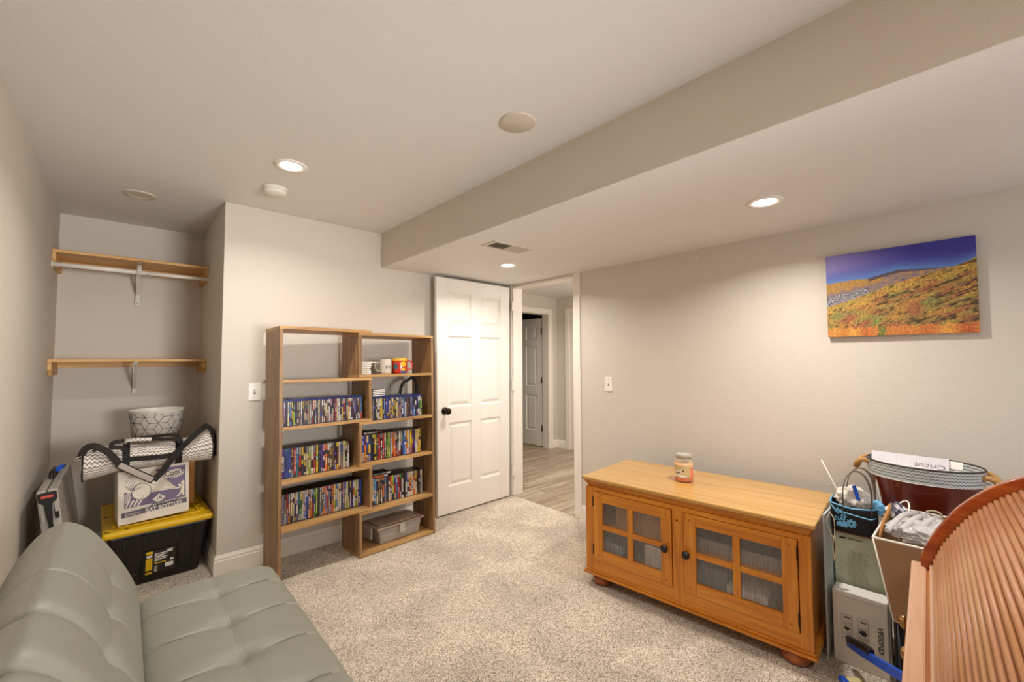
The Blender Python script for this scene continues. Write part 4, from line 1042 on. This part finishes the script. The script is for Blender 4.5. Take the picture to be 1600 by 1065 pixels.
nrm = lambda s, th: (dpt(s, th, .01)-dpt(s, th)).normalized()
for s_ in (.30, .705):
    ths = [R(-60+k*300/40) for k in range(41)]
    ths = [R(-85)-k*R(280)/44+R(0) for k in range(45)]
    m = MB(); m.ribbon([dpt(s_, th, .0022) for th in ths], .033, .003, up=lambda i, s_=s_, ths=ths: nrm(s_, ths[i])); m.build('side_strap', M['strap'], t)
m = MB(); m.ribbon([dpt(.30+.405*k/12, R(-178), .002) for k in range(13)], .028, .0025, up=Vector((0, -1, 0))); m.build('front_band', M['strap'], t)
for s_ in (0.004, .996):      # end piping
    m = MB(); m.tube([dpt(s_, R(120)+k*R(150)/24, .001) for k in range(25)], .004, 6); m.build('end_piping', M['strap'], t)
O_ = Vector((OX, OY, OZ)); rel = lambda P: [Vector(p)-O_ for p in P]
m = MB(); pts = cat_rom(rel([(.022, 3.375, .84), (.0, 3.37, .86), (-.035, 3.37, .866), (-.03, 3.39, .888), (.018, 3.40, .893)]), 5); m.ribbon(pts, .024, .003, up=Vector((0, -.8, .6))); m.build('carry_handle', M['strap'], t)
m = MB(); pts = cat_rom(rel([(.138, 3.40, .885), (.19, 3.40, .880), (.25, 3.39, .872), (.277, 3.385, .848)]), 5); m.ribbon(pts, .024, .003, up=Vector((0, -.5, .8))); m.build('carry_handle', M['strap'], t)
m = MB(); m.tube(rel([(.018, 3.40, .890), (.078, 3.40, .892), (.138, 3.40, .885)]), .011, 10)
uvl = m.uv()
for f in m.bm.faces:
    for lp in f.loops: lp[uvl].uv = (lp.vert.co.x, math.atan2(lp.vert.co.z-.185, lp.vert.co.y+.06)*.011)
m.build('handle_wrap', M['chev'], t)
m = MB(); pts = cat_rom(rel([(.03, 3.47, .862), (.06, 3.45, .885), (.1, 3.43, .897), (.147, 3.42, .899), (.235, 3.42, .899), (.27, 3.41, .88), (.28, 3.39, .845)]), 5); m.ribbon(pts, .026, .003, up=Vector((0, -.5, .85))); m.build('carry_handle', M['strap'], t)
m = MB(); pts = cat_rom(rel([(-.158, 3.36, .84), (-.142, 3.36, .874), (-.107, 3.355, .884), (-.054, 3.35, .845), (-.023, 3.34, .805), (.0, 3.335, .768)]), 6); m.ribbon(pts, .034, .0035, up=Vector((0.2, -1, .35))); m.build('shoulder_strap', M['strap'], t)
m = MB(); pts = cat_rom(rel([(.152, 3.325, .652), (.195, 3.345, .703), (.263, 3.355, .8), (.32, 3.36, .865), (.384, 3.385, .922), (.408, 3.42, .934), (.437, 3.42, .91), (.452, 3.41, .86), (.456, 3.40, .80), (.457, 3.40, .74)]), 6); m.ribbon(pts, .034, .0035, up=lambda i: Vector((.15+.02*i, -1, .3))); m.build('shoulder_strap', M['strap'], t)
m = MB(); m.sweep(cat_rom(rel([(-.008, 3.335, .772), (.066, 3.325, .716), (.15, 3.32, .654)]), 8), [(-.02, -.006), (.02, -.006), (.02, .006), (-.02, .006)], up=Vector((0, -1, .3))); m.build('pad_edging', M['strap'], t, bevel=.003)
m = MB(); m.sweep(cat_rom(rel([(-.002, 3.327, .768), (.066, 3.317, .716), (.145, 3.312, .658)]), 8), [(-.015, -.004), (.015, -.004), (.015, .004), (-.015, .004)], up=Vector((0, -1, .3))); m.build('shoulder_pad', plain('pad_grey', '#a89c92', .8), t, bevel=.003)
m = MB(); m.tube(cat_rom(rel([(-.155, 3.37, .835), (-.175, 3.365, .826), (-.186, 3.36, .817), (-.176, 3.36, .811), (-.158, 3.37, .82)]), 4), .003, 6); m.build('ring', M['chrome'], t)
m = MB(); m.ribbon(rel([(-.15, 3.38, .85), (-.172, 3.37, .826)]), .02, .003, up=Vector((0, -1, 0))); m.build('ring_tab', M['strap'], t)
m = MB(); m.lathe([(.009, 0), (.007, .003)], 12, T=Matrix.Translation(Vector((-.108, 3.375, .856))-O_) @ Matrix.Rotation(R(90), 4, 'X')); m.build('rivet', M['black'], t)

# ---------------------------------------------------------------- grey hard case against the left wall
lean = math.atan2(.085, .70)
T = Matrix.Translation((-.223, 3.2, 0.009)) @ Matrix.Rotation(-lean, 4, 'Y')
t = empty('tool_case', label='silver grey hard tool case leaning against the left wall behind the sofa', cat='case', mat=T)
one('case_half', M['casegrey'], (0, 0, 0), (.034, .75, .70), t, bevel=.008); one('case_half', M['casegrey'], (.038, 0, 0), (.076, .75, .70), t, bevel=.008)
m = MB(); m.box((.004, .012, .004), (.07, .738, .69)); m.build('seam_gasket', M['blackmatte'], t)
m = MB(); m.tube(cat_rom([(.03, .30, .698), (.03, .31, .728), (.035, .36, .735), (.035, .42, .735), (.03, .47, .728), (.03, .48, .698)], 5), .010, 8); m.build('carry_handle', M['black'], t)
m = MB(); m.tube([(.052, .36, .735), (.062, .42, .737), (.066, .46, .735)], .013, 10); m.build('blue_grip', M['blue'], t)
m = MB()
pts = [(.004, .690), (.072, .690), (.072, .650), (.052, .63), (.046, .53), (.05, .40), (.026, .40), (.03, .53), (.022, .63), (.004, .650)]
a_ = [m.bm.verts.new((x, -.014, z)) for x, z in pts]; b_ = [m.bm.verts.new((x, .0, z)) for x, z in pts]; n = len(pts)
m.bm.faces.new(a_); m.bm.faces.new(b_[::-1])
for i in range(n): m.bm.faces.new((a_[i], b_[i], b_[(i+1) % n], a_[(i+1) % n]))
m.build('end_clasp', M['black'], t, bevel=.002)
one('red_tab', plain('red_tab', '#c2503f', .4), (.016, -.018, .663), (.06, -.013, .677), t, bevel=.002)
for x, z in ((.008, .54), (.058, .585), (.014, .44)): one('clip', M['casegrey'], (x, -.012, z), (x+.012, .001, z+.045), t, bevel=.002)
one('clip_shadow_plate', M['black'], (.055, -.004, .55), (.07, .001, .60), t)

# ---------------------------------------------------------------- roll-top desk
xd = Vector((.998, .063, 0)).normalized(); yd = Vector((0, 0, 1)).cross(xd)
DK = Matrix(((xd.x, yd.x, 0, 1.745), (xd.y, yd.y, 0, .156), (0, 0, 1, 0), (0, 0, 0, 1)))
dk = empty('roll_top_desk', label='reddish wooden roll-top desk with closed ribbed roll in the right foreground', cat='desk', mat=DK)
DW = 1.0; DD = .58
arc = [(-.012, .756), (-.014, .79), (-.028, .832), (-.05, .877), (-.097, .951), (-.165, 1.020), (-.235, 1.062), (-.32, 1.098), (-.41, 1.115)]
A = [Vector((0, y, z)) for y, z in cat_rom([(y, z, 0) for y, z in arc], 6) for _ in (0,)] if False else [Vector((0, p.x, p.y)) for p in cat_rom([(y, z, 0) for y, z in arc], 6)]
def panel(x0, x1, name):
    m = MB(); pts = [(p.y, p.z) for p in A]+[(-DD, 1.115), (-DD, .0), (-.05, .0), (-.05, .756)]
    a_ = [m.bm.verts.new((x0, y, z)) for y, z in pts]; b_ = [m.bm.verts.new((x1, y, z)) for y, z in pts]; n = len(pts)
    m.bm.faces.new(a_); m.bm.faces.new(b_[::-1])
    for i in range(n): m.bm.faces.new((a_[i], b_[i], b_[(i+1) % n], a_[(i+1) % n]))
    return m.build(name, M['cherry'], dk, bevel=.004)
panel(-.024, 0, 'side_panel'); panel(-DW, -DW+.024, 'side_panel')
one('writing_top', M['deskO'], (-DW, -.10, .728), (0.0, -.024, .757), dk)
m = MB(); m.box((-DW-.01, -.0245, .722), (.012, .009, .762)); m.build('front_lip', M['deskP'], dk, bevel=.005)
# tambour slats follow the inner arc
IN = []
for i, p in enumerate(A):
    tg = (A[min(i+1, len(A)-1)]-A[max(i-1, 0)]).normalized(); nn = Vector((0, -tg.z, tg.y)) if False else Vector((0, -abs(tg.z), -abs(tg.y)))
    IN.append((p+nn*.030, tg))
dist = [0]
for (a_, _), (b_, _) in zip(IN, IN[1:]): dist.append(dist[-1]+(b_-a_).length)
def onarc(s):
    j = 0
    while j < len(dist)-2 and dist[j+1] < s: j += 1
    f = (s-dist[j])/(dist[j+1]-dist[j]); return IN[j][0].lerp(IN[j+1][0], f), IN[j][1].lerp(IN[j+1][1], f).normalized()
sw = .0142
def slatmesh(w, h, mat, name):
    m = MB(); n = 7
    sec = [(w/2*-math.cos(PI*k/n)*.97, h*math.sin(PI*k/n)) for k in range(n+1)]+[(w/2*.97, -.004), (-w/2*.97, -.004)]
    x0, x1 = -DW+.025, -.025
    ra = [m.bm.verts.new((x0, a, b)) for a, b in sec]; rb = [m.bm.verts.new((x1-(.004 if b > h*.8 else 0), a, b)) for a, b in sec]; q = len(sec)
    for i in range(q): m.bm.faces.new((ra[i], rb[i], rb[(i+1) % q], ra[(i+1) % q])).smooth = i < n
    m.bm.faces.new(ra); m.bm.faces.new(rb); return m.build(name, mat, dk)
k = 0; s = .034; first = None; var = []
M['deskX1'] = wood('desk_slat_wood_dark', ('#98602f', '#b37847', '#c68f5e'), 'x', .9, .5, coat=.04); M['deskX2'] = wood('desk_slat_wood_red', ('#a0633c', '#ba7e56', '#cc986f'), 'x', .9, .5, coat=.04)
while s < dist[-1]-.01:
    p, tg = onarc(s)
    if first is None: first = slatmesh(sw, .0062, M['deskX'], 'slat'); o = first
    else:
        if k in (1, 2): var.append(slatmesh(sw, .0062, M['deskX%d' % k], 'slat')); o = var[-1]
        else: o = random.choice([first]+var).copy(); C.objects.link(o); o.parent = dk
    zn = Vector((0, -tg.z, tg.y)); 
    if zn.z < 0 or zn.y < 0: zn = Vector((0, abs(zn.y), abs(zn.z)))
    o.matrix_local = Matrix(((1, 0, 0, 0), (0, tg.y, zn.y, p.y), (0, tg.z, zn.z, p.z), (0, 0, 0, 1)))
    s += sw; k += 1
for yy, zz in ((-.052, .762), (-.037, .762)):
    m = MB(); m.box((-DW+.025, yy-.007, .757), (-.026, yy+.007, .776)); m.build('bottom_rail', M['deskP'] if yy > -.05 else M['deskX'], dk, bevel=.005)
one('back_board', M['deskO'], (-DW+.024, -DD, .0), (-.024, -DD+.02, 1.11), dk)
one('top_board', M['deskO'], (-DW-.012, -DD-.01, 1.115), (.012, -.40, 1.14), dk, bevel=.004)
one('inner_floor', M['deskO'], (-DW+.024, -DD+.02, .728), (-.024, -.10, .750), dk)
for x0, x1 in ((-.36, -.03), (-DW+.03, -DW+.36)):
    one('pedestal', M['deskO'], (x0, -DD+.03, .0), (x1, -.055, .727), dk)
    for zc in (.633, .548, .463, .30):
        hgt = .039 if zc > .4 else .085
        d = one('drawer_front', M['deskO'], (x0+.008, -.055, zc-hgt), (x1-.008, -.010, zc+hgt), dk, bevel=.004)
        m = MB(); kx = -.125 if x0 > -.5 else -DW+.2
        m.lathe([(.005, 0), (.005, .024), (.017, .03), (.0185, .036), (.014, .043), (.001, .046)], 20, T=Matrix.Translation((kx, -.010, zc)) @ Matrix.Rotation(R(-90), 4, 'X')); m.build('knob', plain('brass_knob', '#a07a4a', .25, metal=.9), d)

# ---------------------------------------------------------------- clutter between cabinet and desk
t = tag(one('display_board', M['boardblue'], (2.405, .5175, .001), (2.80, .5235, .645)), 'thin pale blue board standing on edge beside the oak cabinet', 'board')
# white shipping box
def wc(*p): return p
t = empty('shipping_box', (2.43, .31, 0), rz=R(1), label='white shipping box with handling icons on the carpet beside the cabinet', cat='box')
one('carton', M['cream'], (0, 0, 0), (.085, .192, .315), t, bevel=.004)
one('white_top_tape', M['paper'], (-.0006, .002, .30), (.086, .190, .3162), t)
def fx(m, y0, z0, y1, z1, off=.001): m.bm.faces.new([m.bm.verts.new(p) for p in ((-off, y1, z0), (-off, y0, z0), (-off, y0, z1), (-off, y1, z1))])
text('maker_lettering', 'VEGOND', .026, M['ink'], frameM((-.0014, .027, .155), (0, 0, -1), (0, -1, 0)), t, bold=.0003)
m = MB()
for yc in (.142, .085):
    for i_, zc in enumerate((.20, .157, .114)):
        a_ = .018; 
        for (p, q) in (((yc-a_, zc-a_), (yc+a_, zc-a_)), ((yc+a_, zc-a_), (yc+a_, zc+a_)), ((yc+a_, zc+a_), (yc-a_, zc+a_)), ((yc-a_, zc+a_), (yc-a_, zc-a_))):
            m.tube([(-.001, p[0], p[1]), (-.001, q[0], q[1])], .0006, 4)
m.build('icon_frame', M['greyink'], t)
def fpoly(pts, nm='handling_icon', off=.0014):
    m = MB(); m.bm.faces.new([m.bm.verts.new((-off, y, z)) for y, z in pts]); bmesh.ops.triangulate(m.bm, faces=m.bm.faces[:]); m.build(nm, M['ink'], t, recalc=False)
for yc in (.142, .085):
    fpoly([(yc+.004+.004*math.cos(k*PI/4), .205+.004*math.sin(k*PI/4)) for k in range(8)]); fpoly([(yc+.003, .206), (yc-.012, .208), (yc-.012, .204), (yc+.003, .203)])
fpoly([(.142+.011*math.cos(k*PI/5+.3)*(1 if k % 2 else .5), .157+.011*math.sin(k*PI/5+.3)*(1 if k % 2 else .5)) for k in range(10)])
fpoly([(.098, .165), (.085, .172), (.075, .166), (.07, .158), (.078, .148), (.09, .15), (.1, .158)])
fpoly([(.085+.01*math.cos(k*PI/5)*1, .114+.009*math.sin(k*PI/5)) for k in range(6)])
text('small_lettering', 'KEEP DRY', .007, M['ink'], frameM((-.0014, .132, .105), (0, 0, -1), (0, -1, 0)), t); text('small_lettering', 'FREE', .007, M['ink'], frameM((-.0014, .145, .105), (0, 0, -1), (0, -1, 0)), t)
# pale green boxed thing and tote bag
t = empty('green_carton', (2.545, .325, 0), rz=R(1), label='tall pale green carton with small print behind the white shipping box', cat='box')
one('carton', M['green'], (0, 0, 0), (.13, .185, .545), t, bevel=.003)
m = MB()
for k in range(16):
    w_ = .075 if k % 5 else .085; fx(m, .135-w_+random.uniform(0, .02), .46-k*.0085, .135, .4615-k*.0085, .0012)
for k in range(6): fx(m, .155, .43-k*.013, .178, .4315-k*.013, .0012)
m.build('small_print', plain('print_green', '#7c8468', .7), t)
m = MB(); fx(m, .08, .516, .135, .520, .0012); fx(m, .14, .513, .165, .521, .0012); m.build('heading_print', M['ink'], t)
m = MB(); m.box((-.004, .0, .538), (.13, .187, .553)); m.build('brown_wrap', M['card'], t, bevel=.004)
t = empty('lunch_tote', (2.5, .345, .555), label='small black tote with light blue flowers and grey handles', cat='bag')
m = MB()
def tb(u, v):
    th = 2*PI*u; cx, sx = math.cos(th), math.sin(th); ex_ = math.copysign(abs(cx)**.45, cx); ey_ = math.copysign(abs(sx)**.45, sx)
    k_ = .93+.07*v; return Vector((.06+ex_*.056*k_, .088+ey_*.086*k_, .001+v*(.125+.012*abs(ey_)-.012*(ex_ < 0))))
m.grid(tb, 40, 8, closeu=True); m.grid(lambda u, v: Vector((.06, .088, .003)).lerp(tb(u, 0), v), 40, 1, closeu=True); m.build('tote_body', M['blackmatte'], t, solid=.003)
m = MB(); m.tube([tb(k/40, 1) for k in range(40)], .0035, 6, closed=True); m.build('rim_binding', M['skyblue'], t)
m = MB(); m.tube(cat_rom([tb(.30, .97), tb(.38, .86)+Vector((-.003, 0, 0)), tb(.45, .78)+Vector((-.003, 0, 0)), tb(.55, .68)+Vector((-.003, 0, 0)), tb(.62, .66)+Vector((-.003, 0, 0)), tb(.7, .7)], 5), .003, 6); m.build('pocket_binding', M['skyblue'], t)
def flower(yc, zc, r, n, rot=0):
    m = MB()
    for k in range(n):
        a_ = rot+2*PI*k/n; pts = [(.25, -.12), (.75, -.24), (1, -.1), (1, .1), (.75, .24), (.25, .12)]
        m.bm.faces.new([m.bm.verts.new((-.0005-.0, yc+r*(p*math.cos(a_)-q*math.sin(a_)), zc+r*(p*math.sin(a_)+q*math.cos(a_)))) for p, q in pts])
    o = m.build('flower_print', M['skyblue'], t, recalc=False)
for a_ in ((.090, .048, .020, 8), (.125, .052, .016, 6, .3), (.138, .028, .0, 5), (.118, .075, .013, 6), (.138, .095, .015, 6, .5), (.146, .06, .012, 5)): 
    if a_[2] > 0: flower(*a_)
m = MB(); m.box((-.001, .105, .026), (0, .145, .045)); m.build('flower_print', M['skyblue'], t)
for x in (.012, .105):
    m = MB(); pts = cat_rom([(x, .118, .10), (x, .121, .15), (x+.005, .118, .21), (x+.012, .10, .262), (x+.016, .07, .284), (x+.012, .038, .266), (x+.005, .018, .21), (x, .016, .15), (x, .016, .10)], 6); m.ribbon(pts, .020, .003, up=lambda i, n=len(pts): Vector((0, math.cos(PI*i/n), math.sin(PI*i/n)))); m.build('handle', plain('grey_webbing', '#5d5048', .8), t)
m = MB(); m.tube([(.08, .155, .12), (.085, .16, .18), (.08, .214, .305)], .0028, 8); o = m.build('knitting_needle', M['paper']); o.location = t.location; tag(o, 'thin white stick poking up out of the black tote', 'stick')
def crumple(name, c, r, seed, mat, amp=.25, n=3, parent=None, label=None, cat=None):
    bm = bmesh.new(); bmesh.ops.create_icosphere(bm, subdivisions=n, radius=1)
    for v in bm.verts:
        d = 1+amp*noise.noise(v.co*2.2+Vector((seed, 0, 0)))+amp*.6*noise.noise(v.co*5+Vector((0, seed, 0)))
        v.co = Vector((v.co.x*r[0]*d, v.co.y*r[1]*d, v.co.z*r[2]*d))
    me = bpy.data.meshes.new(name); bm.to_mesh(me); bm.free(); me.materials.append(mat)
    o = bpy.data.objects.new(name, me); C.objects.link(o); o.location = c
    if parent: o.parent = parent
    if label: tag(o, label, cat)
    return o
o = crumple('tissue_bundle', (2.566, .437, .700), (.036, .066, .055), 3, M['whitefab'], .3, 4, None, 'crumpled white tissue bundle inside the black tote', 'tissue')
one('blue_strip', M['blue'], (-.035, -.035, .0), (-.031, -.020, .066), o).rotation_euler = (R(-14), 0, 0)
crumple('blue_cloth', (2.56, .345, .685), (.02, .022, .03), 8, M['skyblue'], .3, 3, None, 'light blue cloth tip at the right end of the black tote', 'cloth')
m = MB(); m.tube(cat_rom([(2.425, .50, .652), (2.42, .513, .61), (2.42, .5, .57), (2.42, .487, .545), (2.425, .484, .58), (2.425, .486, .63), (2.43, .5, .652)], 6, True), .0022, 6, closed=True)
m.tube(cat_rom([(2.43, .488, .55), (2.425, .492, .50), (2.42, .486, .44), (2.425, .481, .49), (2.43, .486, .55)], 5), .003, 6)
tag(m.build('twine_loop', plain('cream_twine', '#cdbf9f', .9)), 'loop of cream twine hanging beside the pale green carton', 'twine')
# black cube unit carrying the bin
t = empty('cube_unit', (2.04, -.05, 0), label='black metal cube unit under the tapered bin', cat='shelf unit')
m = MB(); W_, D_, H_ = .40, .295, .447
m.box((0, 0, H_-.01), (W_, D_, H_)); m.box((0, 0, 0), (W_, D_, .01)); m.box((0, D_-.006, .01), (W_, D_, H_-.01)); m.box((W_-.006, 0, .01), (W_, D_-.006, H_-.01)); m.build('panel_shell', M['blackmatte'], t)
one('front_panel', M['blackmatte'], (.002, .006, .01), (.008, D_-.01, H_-.01), t)
for y in (.02, .15, D_-.012):
    m = MB(); m.tube([(-.003, y, .004), (-.003, y, H_-.004)], .0035, 8); m.build('wire', plain('dark_steel', '#3b4043', .35, metal=.6), t)
# tapered bin with white rim
t = empty('tapered_bin', (2.21, .12, .4475), label='tapered taupe fabric bin with white rim full of clear plastic bags', cat='bin')
m = MB(); lo = [(-.20, -.13), (.19, -.13), (.19, .122), (-.20, .122)]; hi = [(-.225, -.16), (.235, -.16), (.235, .166), (-.225, .166)]
n = 6; rings = []
for k in range(n+1):
    f = k/n; rings.append([m.bm.verts.new((a[0]+(b[0]-a[0])*f, a[1]+(b[1]-a[1])*f, .28*f)) for a, b in zip(lo, hi)])
for a_, b_ in zip(rings, rings[1:]):
    for i in range(4): m.bm.faces.new((a_[i], a_[(i+1) % 4], b_[(i+1) % 4], b_[i]))
m.bm.faces.new(rings[0][::-1]); m.build('bin_body', M['taupe'], t, solid=.004)
m = MB(); m.tube([(x, y, .281) for x, y in hi], .0045, 6, closed=True, up=Vector((0, 0, 1)))
for (a_, b_) in zip(lo, hi): m.tube([(a_[0], a_[1], .002), (b_[0], b_[1], .281)], .003, 6)
m.tube([(x, y, .003) for x, y in lo], .003, 6, closed=True); m.build('white_rim', M['white'], t)
crumple('plastic_bag', (2.14, .135, .742), (.135, .115, .040), 5, M['plastbag'], .3, 5, None, 'crinkled clear plastic bag bulging out of the tapered bin', 'plastic bag')
m = MB()
for k in range(5): m.tube(cat_rom([(2.01+.02*k, .25-.035*k, .755+.006*(k % 2)), (2.12, .22-.035*k, .787), (2.25, .19-.03*k, .775)], 6), .009, 8)
tag(m.build('bagged_cable', M['plastbag']), 'bundle of wrapped clear tubing lying on the plastic bag', 'tubing')
o = crumple('floral_scarf', (2.36, .262, .733), (.035, .03, .035), 11, M['floral'], .3, 4, None, 'crumpled white and dark patterned cloth at the back corner of the bin', 'cloth')
N_ = NT('floral_pattern'); tc = N_.n('ShaderNodeTexCoord'); vz = N_.n('ShaderNodeTexNoise', Scale=38.0, Detail=1.0); N_.l(tc.outputs['Object'], vz.inputs['Vector'])
rp = N_.n('ShaderNodeValToRGB'); rp.color_ramp.interpolation = 'CONSTANT'; rp.color_ramp.elements[0].color = lin('#4a4656'); rp.color_ramp.elements[1].position = .47; rp.color_ramp.elements[1].color = lin('#dedbdc'); N_.l(vz.outputs['Fac'], rp.inputs[0]); N_.l(rp.outputs[0], N_.b.inputs['Base Color'])
o.data.materials[0] = N_.m
m = MB(); m.tube(cat_rom([(2.375, .255, .765), (2.38, .235, .78), (2.33, .22, .785), (2.27, .215, .772), (2.21, .213, .765)], 6), .0028, 8); tag(m.build('white_cord', M['white']), 'white cord looping out of the patterned cloth', 'cord')
m = MB(); m.tube([(2.43, .155+.022*math.cos(k*PI/10), .735+.012*math.sin(k*PI/10)) for k in range(20)], .004, 8, closed=True, up=Vector((1, 0, 0))); tag(m.build('tape_ring', plain('beige_ring', '#b3a284', .6)), 'beige ring at the back of the bin near the desk', 'ring')
m = MB()
P_ = cat_rom([(2.06, .277, .70), (2.12, .272, .745), (2.2, .268, .765), (2.27, .27, .772)], 5); m.sweep(P_, [(-.004, -.012), (.004, -.012), (.004, .012), (-.004, .012)])
tag(m.build('paper_strip', M['card']), 'tan paper strip sticking up along the left rim of the bin', 'paper')
# tub on its carton
t = tag(one('tall_carton', M['brownlayer'], (2.53, -.10, 0), (2.90, .305, .622), bevel=.003), 'dark brown carton under the oval tub', 'box')
t = empty('oval_tub', (2.715, .205, .6225), label='oval reddish brown tub with white chevron band and rope handles', cat='tub')
def tubp(v, off=0): 
    k_ = .84+.16*v; return (.165*k_+off, .196*k_+off)
def tf(u, v, z0, z1, off=0):
    z = z0+(z1-z0)*v; a_, b_ = tubp(z/.262, off); th = 2*PI*u; return Vector((a_*math.cos(th), b_*math.sin(th), z))
m = MB(); m.grid(lambda u, v: tf(u, v, .002, .262), 64, 8, closeu=True); m.grid(lambda u, v: Vector((0, 0, .002)).lerp(tf(u, 0, .002, .262), v), 64, 1, closeu=True); m.build('tub_body', M['tub'], t, solid=.003)
for nm, off in (('chevron_band', .0025), ('inner_band', -.0035)):
    m = MB(); m.grid(lambda u, v: tf(u, v, .196, .262, off), 64, 2, closeu=False, uvf=lambda u, v: (u*1.15, v*.066)); m.build(nm, M['chevmetal'], t)
m = MB(); m.tube([tf(k/64, 1, .19, .262, 0) for k in range(64)], .0045, 8, closed=True); m.build('rim', plain('dark_tub_rim', '#2e2723', .4), t)
m = MB(); m.tube([tf(k/64, 0, .196, .262, .002) for k in range(64)], .002, 6, closed=True); m.build('band_edge', M['steelwhite'], t)
for s in (-1, 1):
    m = MB(); yb = s*.194
    pts = cat_rom([(-.05, yb-s*.014, .235), (-.052, yb+s*.012, .240), (-.045, yb+s*.035, .222), (-.02, yb+s*.042, .20), (.02, yb+s*.042, .20), (.045, yb+s*.035, .222), (.052, yb+s*.012, .24), (.05, yb-s*.014, .235)], 6)
    if s > 0: pts = [Vector((p.x, p.y, p.z+.012)) for p in pts]
    m.tube(pts, .011, 10)
    for k in range(0, len(pts)-2, 2): m.tube([pts[k]+Vector((0, 0, .009)), pts[k+2]+Vector((0, s*.007, -.006))], .006, 6)
    m.build('rope_handle', M['rope'], t)
# cutting mat and papers in the tub
MT = frameM((2.712, .385, .862), (0, -1, 0), (.45, 0, .9))
t = empty('cutting_mat', label='pale gridded cutting mat with upside-down lettering standing in the oval tub', cat='mat', mat=MT)
one('mat_sheet', plain('mat_pale', '#d9d3d6', .5), (0, -.05, -.002), (.265, .055, 0), t)
m = MB()
for k in range(1, 26): m.box((k*.01, .012, 0), (k*.01+.0006, .053, .0003))
for k in range(5): m.box((.004, .014+k*.0095, 0), (.262, .0146+k*.0095, .0003))
m.build('grid_lines', plain('grid_grey', '#b5aeb8', .6), t)
text('mat_lettering', 'Cricut', .040, plain('mat_ink', '#8c8592', .6), Matrix.Translation((.205, .012, .0008)) @ Matrix.Rotation(PI, 4, 'Z') @ Matrix.Scale(.75, 4, (0, 1, 0)), t, bold=.0006)
m = MB(); m.box((0, 0, 0), (.055, .034, .0006)); o = m.build('paper_label', M['paper']); o.matrix_world = frameM((2.728, .132, .872), (0, -1, 0), (.4, 0, .9)); tag(o, 'small white paper label sticking up in the oval tub', 'paper')
crumple('clear_wrap', (2.69, .085, .84), (.07, .075, .028), 21, M['plastbag'], .4, 4, None, 'crumpled clear wrap lying in the right end of the oval tub', 'plastic wrap')
tag(one('tub_filling', M['paper'], (2.62, .08, .63), (2.70, .36, .86), bevel=.01), 'white papers standing in the oval tub below the mat', 'papers')
# blue tool with black grip
t = empty('blue_squeegee', (2.4, .443, .105), label='blue handled tool with black grip leaning on the shipping box', cat='tool')
A0 = Vector((0, 0, 0)); A1 = Vector((1.95, .2104, .299))-Vector((2.4, .447, .105))
m = MB(); m.sweep([A0, A0.lerp(A1, .3), A1], lambda q: [(-.008, -.016+.006*(q == 0)), (.008, -.016+.006*(q == 0)), (.008, .016), (-.008, .016)], smooth=False); m.build('blue_handle', M['blue'], t, bevel=.003)
m = MB(); o2 = Vector((0, 0, .022)); m.sweep([A0.lerp(A1, .0)+o2, A0.lerp(A1, .1)+o2*1.1, A0.lerp(A1, .42)+o2*1.1, A0.lerp(A1, .46)+o2*.8], [(-.012, -.012), (.012, -.012), (.012, .012), (-.012, .012)]); m.build('black_grip', M['black'], t, bevel=.004)
t = empty('snack_packet', (2.29, .42, .0), rz=R(-50), label='small blue and cream packet lying on the carpet in front of the shipping box', cat='packet')
one('blue_end', M['blue'], (-.04, -.02, .0), (-.012, .02, .022), t, bevel=.006); one('cream_end', plain('packet_cream', '#d8c98e', .5), (-.011, -.019, .0), (.05, .019, .02), t, bevel=.006)
